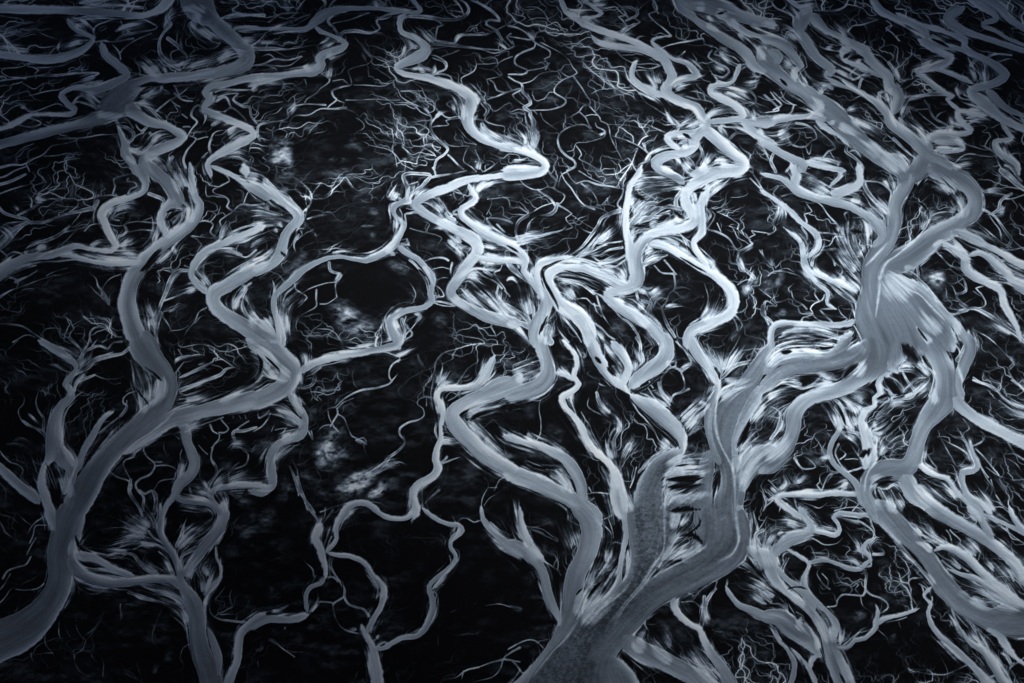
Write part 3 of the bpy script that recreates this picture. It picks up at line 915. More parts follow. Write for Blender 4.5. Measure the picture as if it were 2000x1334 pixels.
TILES[(500,0)]='''Rh|-6,22,8 20,22,8 38,22,9 45,17,20 52,11,24 62,8,20 75,6,12 90,6,10 110,8,10 122,10,10 128,8,12 126,4,10 120,-4,12
Ri|118,10,8 113,14,16 112,20,14 114,25,14 121,28,14 128,32,16 132,37,24 130,42,30 122,46,26 113,50,18 109,53,10 115,57,12 130,60,14 145,64,16 158,69,18 168,76,26 168,82,30 164,90,26 166,98,24 172,105,18 182,111,14 206,118,12
Rj|46,20,12 50,24,10 58,27,8 66,31,12 70,34,14 66,38,18 56,41,20 49,45,20 51,50,20 46,55,22 30,57,16 15,59,14 -6,60,14
Rg|46,55,8 20,60,8 8,63,10 -6,67,10
Rk|206,118,12 190,112,10
C 8 10|157,-2 164,3 166,9 160,14 150,15 130,13 118,13 113,16
C 10 6|155,0 160,5 162,11
C 8 8|66,28 68,25 78,24 90,26 97,22 94,16 103,11 112,10
C 8 8|64,28 60,21 56,17 62,10 70,8
C 4 3|60,18 72,15 88,10
C 4 3|95,15 103,14 108,10
C 6 7|96,3 100,4 94,-2
C 6 6|57,5 60,1 64,-3
C 7 7|53,6 54,2 50,-3
C 5 5|10,17 18,11 26,10 32,9 28,4 20,-3
C 3 4|31,6 32,1 36,-2
C 4 3|-3,12 10,13 16,11
C 3 3|18,13 25,14 32,10
C 10 6|134,36 138,33 148,33 162,36 175,38 186,41 196,38 206,35
C 8 5|136,34 150,35 170,37 190,39
C 6 6|198,36 192,30 188,24 180,19 182,16 190,16 185,10 175,3 168,0
C 5 5|155,34 157,28 165,27 180,27
C 6 5|192,32 188,26 182,20
C 4 4|140,31 141,26 142,21 145,19 140,15
C 5 4|139,31 134,27 130,22
C 4 4|173,24 172,20 176,17 175,12
C 3 3|160,20 161,17 158,15
C 3 3|180,27 190,22 200,14 195,8 188,2
C 4 4|200,34 196,29 199,26
C 8 8|113,49 116,42 121,38 127,36
C 6 6|116,43 113,38 115,34
C 8 6|126,46 128,51 134,53 138,55
C 5 5|134,42 142,44 149,49 148,54 142,56 138,58 139,52
C 4 4|138,45 146,48 148,52
C 4 4|141,58 147,58 152,60 153,64
C 5 4|142,60 148,62 152,64
C 3 3|145,44 158,39
C 2 2|136,38 150,36
C 5 4|78,33 83,34 85,39 90,45 89,49 84,51 77,52 71,55 73,60 74,66 66,68 59,71 61,76 63,78 58,82 56,84
C 6 5|54,82 40,81 30,83 24,86 25,91 20,94 10,96 2,98 1,105 3,110
C 5 4|70,84 62,85 50,85 45,88 40,90 30,90 26,95
C 3 3|63,78 69,80 67,84
C 4 3|76,66 90,67 100,67 107,64 108,68
C 3 2|105,61 97,55 90,51
C 4 3|108,62 107,66 111,70 113,75 120,80 130,84 134,88
C 3 3|113,71 125,71 130,70 124,65 120,61
C 4 5|130,71 133,76 138,79 140,84 144,89 140,92 136,97
C 4 4|145,89 150,92 158,91 160,93
C 3 3|137,99 142,98 150,97 148,94 160,92
C 7 6|134,88 137,92 136,98 137,104 142,110 148,114 150,117 147,121 141,125 139,132
C 5 4|150,121 155,126 162,132
C 4 3|128,110 130,115 138,120 140,122
C 3 3|142,118 144,115 140,112
C 3 3|147,110 150,113 158,114 166,114
C 3 3|156,98 160,102 165,108 172,113
C 3 3|166,114 163,120 162,126 168,130 172,134
C 4 4|171,117 175,126 174,130 177,134
C 4 4|192,124 184,130 178,134
C 4 3|178,80 182,86 179,93 186,97 194,99 194,105 200,110
C 5 4|170,92 178,94 182,96
C 5 5|175,80 180,86 178,90
C 4 4|180,78 188,75 194,72 206,69
C 4 3|194,72 188,70 186,65 182,62
C 3 3|178,60 182,66 180,62 188,60 192,58 188,52 192,47 200,44
C 4 4|161,66 160,61 165,58 170,55 172,50 170,44
C 2 2|172,50 180,50 188,49
C 3 3|70,78 85,78 100,78 112,78
C 2 2|68,84 77,88 80,91
C 2 2|78,92 83,95 85,99 82,102 77,104 77,109
C 3 3|85,116 88,113 82,110
C 3 2|88,113 100,116 106,119 111,124 114,128 122,132
C 3 2|112,127 105,130
C 2 2|110,130 108,121 106,116 110,106 104,100
C 4 3|18,62 22,65 20,68 26,72 21,75 24,79
C 5 4|38,80 40,77 47,73 50,69 55,65 57,62 52,58 48,55
C 4 3|60,63 68,62 72,66
C 2 2|38,62 39,66 38,70
C 3 3|25,79 29,75 30,80 26,84
C 3 3|0,80 12,80 21,79
C 3 2|6,94 8,90 16,88 20,84
C 4 4|8,111 13,107 12,103 18,100 24,103 22,108 14,110
C 3 3|18,99 20,95 24,95
C 2 2|8,100 12,102 14,99
C 5 4|-3,51 6,50 14,46 25,47 35,44
C 4 4|0,51 12,51 25,51 32,47 36,44
C 3 2|4,44 10,42 14,45
C 3 3|8,51 14,53 16,55
C 10 5|-4,38 20,38 40,36 50,34
C 3 2|-2,27 6,27 9,30 14,30
C 4 4|0,123 5,128 10,131 8,136
C 12 8|-6,120 -2,108 1,106
S 8|20,34 30,33 36,31
S 12|2,33 12,33 22,33
S 8|10,24 18,20 26,18
S 8|100,26 84,24 82,19
S 8|60,34 56,36 64,31
S 14|58,40 58,45 66,40
S 8|50,34 56,30 52,26
S 10|43,54 38,52 44,48
S 14|129,31 124,28 120,23
S 14|126,36 122,36 118,29
S 12|116,44 116,38 120,34
S 12|128,52 122,54 119,52
S 12|132,56 128,54 130,49
S 10|138,58 140,55 139,51
S 12|165,76 160,74 154,71
S 12|174,80 172,76 168,72
S 16|162,92 161,84 157,74
S 12|170,94 172,90 172,88
S 18|176,100 186,106 200,110
S 22|176,96 180,104 192,112
S 10|140,92 144,88 150,86
S 10|155,86 153,80 152,77
S 10|135,88 132,85 131,82
S 8|86,48 82,40 81,36
S 10|90,45 86,40 80,32
S 18|174,132 174,128 176,122
S 18|55,60 58,55 56,52
S 18|26,8 22,4 18,-1
S 12|95,5 92,1 88,2
S 10|138,33 132,28 126,20
S 8|156,33 158,29 164,26
S 8|196,38 192,35 188,33
S 14|30,80 28,86 24,88
S 20|0,62 12,63 26,62
S 14|0,64 -2,70 4,64
G 50 60|14,130 18,122 22,115 12,112
G 36 50|28,128 20,122
G 30 22|30,104 40,100 50,98
G 24 20|3,78 8,74 10,70
G 30 25|70,115 76,112 84,118
G 20 30|56,124 74,125
G 24 35|110,128 118,124 126,127
G 18 20|84,61 76,63
G 30 12|84,44 96,44 110,44
G 30 10|70,74 85,74 100,72
G 20 18|112,76 120,76
G 20 18|150,62 180,70
G 26 18|186,92 196,90
G 20 22|38,70 30,70
B 8|42,12 34,16 28,19
'''

TILES[(500,333)]='''Rg|-6,10,20 4,14,24 16,20,26 26,27,24 32,33,24 33,38,24 28,44,24 24,50,26 21,58,26 18,66,24 10,74,20 -6,80,24
Ri|206,2,12 196,3,12 182,5,12 165,7,16 150,13,18 138,17,18 128,22,18 124,26,18 130,32,20 140,38,18 152,44,20 163,49,22 172,56,26 172,64,24 166,72,24 162,78,26 155,88,22 152,94,20 156,101,20 168,108,22 182,114,26 206,120,28
Rdd|166,10,10 168,16,10 172,21,10 168,25,12 161,29,14 160,34,14 166,40,16 178,48,18 190,54,18 206,62,18
Ree|120,12,8 118,18,8 117,22,10 110,26,10 107,31,10 110,37,10 116,41,10 114,47,12 110,54,14 108,58,16 98,65,14 86,70,10 76,69,8 66,67,8 56,68,10 46,72,12 36,78,14 28,86,14 18,94,12 14,99,12 14,108,14 17,118,14 19,128,20 20,138,24
Ree|110,58,12 116,63,12 126,69,12 131,74,12 137,82,14 138,88,12 136,96,14 138,101,12 132,106,12 118,109,12 108,114,14 104,118,14 107,125,18 112,138,20
Rm1|-6,120,50 4,126,50 14,134,40
Rff|172,66,12 182,69,12 200,70,14 210,71,14
C 8 8|118,22 118,14 116,8 115,4 120,2 130,2 136,4 130,12 124,17 120,22
C 7 6|118,20 124,16 130,12 134,7 142,4 155,2 164,0
C 4 4|119,11 126,9
C 5 5|140,3 138,-2
C 5 5|109,24 106,19 108,14 110,10
C 8 7|122,24 116,23 112,22
C 4 4|123,25 115,26 110,28
C 3 3|122,30 117,29
C 6 5|128,32 120,33 116,34 117,40
C 4 5|112,30 114,34 114,38
C 4 4|108,37 107,44 108,50
C 6 5|108,58 113,57 119,58 118,54
C 3 3|113,54 118,53
C 6 5|118,60 122,64 128,68
C 6 5|120,70 126,76 132,80
C 3 3|120,45 130,48 140,50 145,53 142,57 141,62
C 5 5|131,71 138,68 146,68 150,70
C 3 3|138,77 145,76 151,77
C 3 3|139,86 146,84 150,84
C 4 4|141,90 145,93 147,98 141,99
C 4 4|138,97 143,98 140,95
C 4 5|134,103 142,103 150,104 156,105
C 4 4|138,103 148,106 155,106
C 5 5|153,72 152,78 153,84
C 5 5|153,84 158,76 162,70
C 8 7|162,66 158,60 154,54 150,50 147,46
C 4 4|159,61 164,59
C 6 6|160,34 152,34 148,30 146,26 142,20 146,16
C 5 5|158,26 162,22 160,18 156,14
C 5 5|152,15 158,17 165,20
C 3 3|154,16 155,20 156,22
C 4 4|142,26 138,24 137,22
C 8 6|155,38 150,36 148,33
C 4 4|152,37 154,32 158,30
C 4 5|172,18 176,14 182,12 188,8
C 2 2|178,18 184,24 182,30 180,34
C 4 4|180,37 190,37 200,41
C 5 6|180,38 184,44 192,50 202,56
C 4 4|190,44 194,48 188,42
C 3 3|182,22 200,21
C 6 5|57,72 58,78 62,80 66,82 62,87 62,93 63,99
C 4 4|63,99 56,104 50,104
C 4 4|62,87 52,88 43,91 36,96 30,100
C 6 5|36,96 31,93 30,88
C 4 5|36,96 40,99 36,104 30,108
C 5 4|47,93 47,100 47,106 40,110 34,114 31,122 34,128
C 5 5|14,97 14,90 12,84
C 4 4|18,94 22,89 20,84 16,80
C 3 4|124,110 128,113 126,118 122,123 118,127 114,132
C 4 4|115,133 122,128 118,122
C 4 3|117,114 116,119 119,121
C 6 6|116,130 116,122 114,116
C 4 3|185,117 183,122 186,127 188,131
C 4 4|190,78 186,80 190,86 194,92 195,98 192,104
C 5 5|170,77 178,82 186,86 192,92
C 6 5|178,78 184,82
C 4 4|180,72 178,76 180,80
C 4 4|192,74 190,78
C 5 4|192,104 188,98 189,90
C 4 4|194,94 198,98
C 4 4|168,83 174,86 180,90
C 4 4|164,87 163,92 158,92
C 7 6|206,116 196,110 186,102 178,96
C 3 3|122,79 130,83 133,88 134,94
C 3 2|117,84 122,90 125,96 123,102
C 3 3|76,63 70,63 60,65
C 4 3|108,60 106,63 100,67
C 3 3|90,70 100,68 110,64
C 3 3|34,46 36,50 32,54
C 6 5|33,50 30,58 31,64
S 20|6,6 10,12 18,20
S 24|0,32 12,34 20,38
S 24|14,40 8,36 0,40
S 16|-4,42 8,40 18,36
S 14|10,34 8,28 8,24
S 20|20,44 14,40 4,44
S 14|16,48 14,44 16,42
S 16|-4,70 8,68 14,62
S 14|-4,60 6,54 14,50
S 18|-4,76 6,72 12,66
S 26|19,128 19,112 18,100
S 30|24,126 24,112 30,104
S 30|4,118 10,120 14,126
S 10|10,114 12,118 14,122
S 14|66,80 63,86 60,90
S 10|33,104 37,100 40,98
S 16|24,104 28,100 36,98
S 14|120,24 119,16 119,10
S 20|112,20 106,18 109,12
S 12|122,18 126,16 124,12
S 24|142,44 150,38 148,30
S 26|150,40 154,42 146,34
S 20|146,32 140,26 136,24
S 14|150,54 154,58 158,64
S 18|160,56 156,52 160,50
S 12|156,62 160,66 163,70
S 12|155,60 160,61 164,60
S 30|172,84 166,80 158,84
S 26|154,100 164,104 160,97
S 30|196,114 186,104 174,92
S 26|198,112 192,104 186,96
S 24|160,92 170,102 182,110
S 14|190,104 190,96 188,92
S 20|204,112 196,108 192,100
S 26|174,68 184,74 176,76
S 22|178,66 188,68 196,66
S 22|184,46 176,44 166,34
S 14|166,20 170,14 168,8
S 20|172,16 178,10 186,8
S 16|108,66 104,62 108,58
S 22|108,44 110,40 108,36
S 8|82,43 88,43 96,44
S 14|40,128 48,130 56,130
S 8|38,125 46,129 54,131
S 10|130,74 134,80 137,86
S 16|112,124 108,116 112,112
S 14|124,112 128,114 124,120
S 10|196,86 200,84 204,88
S 14|178,58 186,60 192,58
S 6|40,38 50,35 60,34
S 6|60,64 70,63 78,64
G 60 55|62,108 70,112 78,118
G 60 45|70,124 82,122 92,124
G 50 35|64,116 70,122
G 40 30|34,66 38,70 28,76
G 30 26|20,82 26,78
G 50 30|14,6 22,4 30,0
G 30 30|20,16 24,14
G 50 22|76,18 84,14 92,12
G 40 22|74,22 80,18 86,10
G 40 24|48,2 66,2 84,7
G 26 24|86,30 96,34
G 26 26|62,52 64,58
G 24 22|92,52 90,48
G 30 20|56,36 68,37
G 40 26|104,72 112,76 118,78
G 40 24|140,112 146,120
G 30 16|142,60 148,66
G 40 14|46,54 70,48 90,44
G 24 26|36,58 36,64
G 30 14|94,10 98,16
G 40 20|24,124 28,132
B 10|16,26 20,29 24,32
B 8|20,64 22,66
B 12|30,48 28,52 26,58
B 6|140,92 142,97
B 6|128,78 132,82
L 4|35,34 32,30 24,24 16,16
L 4|19,134 19,120 19,108
'''

TILES[(500,667)]='''Rm1|-6,-2,44 6,4,46 18,12,48 26,20,46 26,28,44 20,36,40 10,42,38 -6,48,40
Rm5|26,40,14 30,48,14 36,54,12 38,60,14 37,66,20 34,73,20 26,76,16 17,80,16 12,88,18 12,98,18 13,108,18 11,114,16 4,118,16 -6,116,12
Rm6|27,41,6 32,45,8 35,49,10
Rm6|17,54,4 25,56,8 32,60,10 36,66,16
Ree|114,-4,22 110,2,18 100,5,16 84,8,14 66,11,14 50,15,14 42,18,16 36,22,14 32,24,12
Ri|206,26,26 200,34,32 190,38,36 176,43,34 162,48,28 153,55,28 154,62,34 160,70,36 168,78,34 176,86,34 188,94,32 206,104,30
Rff2|200,28,12 190,30,14 180,35,12 174,40,14
Rff2|186,11,12 182,20,18 178,28,20 172,34,14 162,36,10 150,36,10 143,38,10 141,44,11 145,50,11 146,58,10 144,66,8 144,76,10 141,84,12 140,92,14 142,99,16 138,105,16 128,110,16 123,116,16 123,124,16 125,130,18 123,138,12
Ruu|64,138,8 70,130,12 78,126,14 86,126,12 92,130,12 98,136,10
C 6 6|44,24 46,29 43,34 38,36 33,36
C 6 5|50,20 46,24 44,32
C 8 3|44,22 54,18 68,15
C 4 3|42,36 44,42 48,46
C 2 2|36,41 42,40
C 2 2|44,44 42,47
C 3 3|46,42 51,46
C 5 5|106,30 104,33 94,36 82,38 72,42 66,47 62,51 57,52 54,54 50,55
C 5 6|111,24 108,29 105,32
C 4 4|112,14 107,17 104,22 104,28 106,31
C 4 3|112,12 106,10 100,8
C 4 4|111,16 112,12 110,10
C 5 2|110,10 118,7 126,4
C 4 2|63,53 68,47 76,44
C 4 4|56,54 57,60 59,64 61,67
C 4 3|63,52 64,57 61,62 58,66
C 4 4|64,57 69,60 72,68 75,74 80,76 86,80
C 4 4|78,77 84,75 86,78
C 2 2|84,80 86,88 90,96
C 3 3|58,65 52,66 48,70
C 3 3|60,66 64,70
C 4 5|138,44 133,43 127,45 126,49 130,52 131,58 126,62 118,64 112,68 112,73 116,78 114,82 110,86 104,90
C 3 3|133,44 133,50
C 3 3|115,73 116,78
C 4 4|160,45 158,40 161,36
C 4 3|160,37 156,42 150,46
C 3 3|158,42 152,40 148,44
C 7 2|142,34 144,26 145,18 142,12
C 9 5|143,34 148,28 152,22
C 3 3|184,0 185,8 187,11
C 5 6|143,96 147,92 149,90
C 5 6|146,95 154,92 160,90
C 5 7|132,126 136,121 143,116
C 4 6|128,128 130,130 134,135
C 4 4|130,128 129,120 130,114
C 5 3|124,129 119,134
C 5 4|141,64 140,70 142,76
C 3 3|145,72 149,71
C 3 3|144,74 150,75 156,76
C 4 3|146,80 152,80 158,79
C 3 3|144,68 148,69
C 3 4|32,100 33,108 33,114 36,120 41,126 46,134
C 4 4|32,100 28,92
C 3 2|38,126 40,132
C 3 3|34,114 33,120
C 3 3|32,96 38,94 42,90
C 3 3|34,92 35,86 38,80
C 3 3|43,70 44,76 42,72 38,66
C 3 4|17,76 22,70 25,64
C 3 2|15,69 24,68
C 5 4|11,56 8,62 5,66 -2,70
C 6 5|1,55 2,60 6,58 10,54
C 2 2|12,70 15,64
C 6 2|16,88 22,84 27,81
C 4 3|28,73 32,69
C 8 4|104,96 112,94 118,97
C 9 8|104,90 100,96 94,102 86,107
C 5 2|104,90 110,86 114,83
C 4 3|101,112 96,118 88,121
C 3 2|50,133 60,130 70,126
C 3 2|86,125 96,126 104,130
C 7 5|166,58 174,55 182,52 194,48
C 2 2|180,105 181,113 177,122 176,134
C 2 2|178,128 182,122 188,118 194,114
C 2 2|186,116 190,108 196,106
C 2 2|181,114 188,114
C 2 2|190,76 200,78
C 2 2|145,110 141,117
C 2 2|64,42 62,48
S 26|16,30 22,25 4,22
S 20|18,28 12,24 8,18
S 34|10,22 4,10 -4,6
S 20|-4,8 6,10 20,24
S 24|0,30 2,28 4,22
S 20|28,72 22,74 32,70
S 16|35,58 30,48 30,42
S 26|34,64 24,56 14,53
S 22|144,34 146,26 150,22
S 18|142,34 143,26 144,20
S 14|144,36 148,32 156,33
S 34|178,30 180,20 184,12
S 14|180,30 182,28 184,28
S 30|166,58 172,52 188,50
S 26|166,62 176,72 186,82
S 20|178,74 184,82 194,90
S 10|190,66 194,70 198,74
S 12|78,4 90,2 98,-1
S 16|60,14 74,12 70,6
S 22|84,106 94,100 102,94
G 50 85|66,118 78,111 90,103
G 30 70|88,121 96,116 101,109
S 18|98,97 106,96 114,97
G 30 60|44,92 52,86 58,78
G 44 70|48,96 56,84 59,74
S 14|60,77 64,72 66,68
S 12|78,77 84,79 86,78
S 18|145,78 150,78 156,79
S 14|144,56 142,52 142,44
S 20|40,18 38,10 37,5
S 10|50,38 56,38 60,36
S 16|58,96 52,92 48,84
S 12|34,24 35,34 38,34
S 12|110,11 116,9 125,4
S 10|126,10 128,16 134,24
S 5|178,106 180,108 183,110
S 20|4,114 8,114 -2,112
S 14|14,94 18,88 26,82
C 8 3|34,118 29,104 26,97
C 6 5|41,131 36,118 32,106
S 18|122,136 122,128 120,132
G 70 40|50,84 56,80 60,74 66,70
G 60 34|56,98 64,88 72,84
G 50 26|42,94 36,100 44,108
G 60 40|72,114 82,108 92,102
G 50 24|92,118 100,112 114,108
G 44 25|22,104 24,114 18,124
G 40 24|-2,86 6,80 14,74
G 40 26|36,60 42,56 48,50
G 50 20|44,110 52,120 62,122
G 44 14|72,18 84,20 96,28
G 44 20|150,18 154,26 160,28
G 40 26|186,14 196,16 204,18
G 40 12|134,4 150,2 160,2
G 30 14|106,48 114,48 122,50
G 40 14|120,84 110,80
G 24 12|100,45 90,50
G 50 12|104,112 112,116 120,112
G 30 18|56,38 64,38
G 26 16|144,88 146,84
G 40 16|164,104 168,110
G 24 30|194,86 200,92
G 44 14|110,14 120,16 126,26
B 6|20,26 14,18 6,10
B 10|0,10 4,16 2,24
B 10|186,54 174,57 168,62
B 6|44,27 40,28
'''

TILES[(500,1000)]='''Rxb|40,80,12 32,83,14 22,84,14 12,83,14 4,85,16 -6,90,18
Rxd|50,10,20 46,20,16 50,28,16 52,36,12 54,44,10 54,51,8
Rxd|54,51,7 50,56,8 43,58,8 39,64,9 39,72,8 40,78,8
Ruu|72,-3,18 65,6,12 62,14,10 63,20,9 59,26,10 54,31,10
Rxe|55,31,9 62,33,8 72,34,9 82,38,9 88,44,9 91,49,8 96,54,10 100,62,12 98,72,11 92,82,10 88,90,9 85,95,10
Rxe|82,88,6 85,94,10 88,100,12 91,106,14 92,114,18 94,124,22 95,140,26
Rxf|92,106,10 99,106,8 106,102,10 114,98,10 124,97,11 130,93,12 135,84,13 138,74,12 137,66,11 135,58,10 140,52,9 148,46,10 154,40,10 156,34,8 152,28,8 152,22,9 156,18,12 161,14,11 158,10,10 150,9,9 142,6,9 136,2,9 130,-3,10
Ruu|92,-3,8 100,3,10 110,5,10 118,4,10 124,-2,12
Rff4|176,-4,10 177,4,10 182,12,12 190,20,16 198,27,20 208,34,24
C 7 6|59,36 58,42 62,50 66,56 69,61 69,66 72,71 78,74 84,76 88,81
C 5 5|55,51 60,51 64,54
C 5 5|69,66 64,69 60,72 61,78 63,84 68,91 76,94 84,95
C 3 3|60,71 54,70 48,70
C 6 4|42,77 46,72 49,67
C 4 2|46,50 43,56 40,60
C 3 2|45,50 44,44 40,40 36,36
C 3 3|55,29 57,24 59,19
C 4 4|62,18 66,12 69,7
C 3 3|140,58 148,48 152,40 151,34
C 3 3|152,28 158,30 158,36 154,42
C 3 3|153,22 152,16
C 2 2|139,1 146,6 154,9
C 2 2|143,5 144,2
C 3 2|157,8 160,5 165,5 170,8 176,6
C 3 3|137,62 141,64 138,72
C 3 2|134,84 133,76 135,70
C 4 3|92,100 94,98 96,96
C 5 4|93,106 100,102 104,104
C 6 4|97,124 98,116 97,110
C 4 3|126,94 131,90
C 2 2|75,134 78,128 80,122
C 6 4|60,-2 51,10
C 5 4|42,-2 48,6 51,10
C 4 3|54,-3 53,4 50,8
C 2 2|34,5 38,11
C 5 4|206,106 198,110 193,114 191,122 186,128 176,131 168,133
C 4 2|193,115 182,118 172,121 162,124
C 4 3|193,115 206,117
C 5 3|174,121 164,124 156,129 146,131
C 4 3|162,124 160,130 162,134
C 2 2|142,108 142,96
C 2 2|84,77 88,76 90,74
C 2 2|50,100 44,104 38,108 30,109 24,108
C 3 2|9,99 15,102 20,106 26,110 30,113
C 4 2|178,73 190,72 202,75
C 2 2|190,4 194,10 198,16
S 12|9,99 14,101 19,105
S 6|48,83 50,86 51,88
S 5|152,78 157,76 161,75
S 4|112,56 113,58
S 10|42,78 46,74 49,68
S 30|50,8 48,16 44,24
S 8|0,108 4,106 6,100
S 6|22,92 23,89
S 8|83,92 82,88
S 5|170,72 173,70
S 8|1,116 2,122
S 10|94,99 96,96
S 8|26,72 20,75 14,77
S 10|12,78 18,77 24,75
S 14|138,60 146,51 152,42
S 12|158,11 158,17 153,22
S 14|182,8 190,16 198,20
S 12|96,66 99,60 98,56
S 12|78,91 72,92 68,89
G 50 30|4,6 10,4 14,0
G 40 14|8,26 20,30
G 50 8|20,50 8,60
G 40 8|108,66 116,68
G 60 9|160,96 176,88 196,82
G 50 9|180,38 182,48 176,58
G 40 8|104,32 110,38
G 30 14|188,66 192,70
G 40 8|124,40 132,42
G 24 12|75,84 76,88
G 30 20|64,34 70,32
G 30 26|48,18 46,24 50,28
G 20 12|12,90 20,98
G 30 14|6,78 20,74 26,70
B 3|66,52 68,60
'''

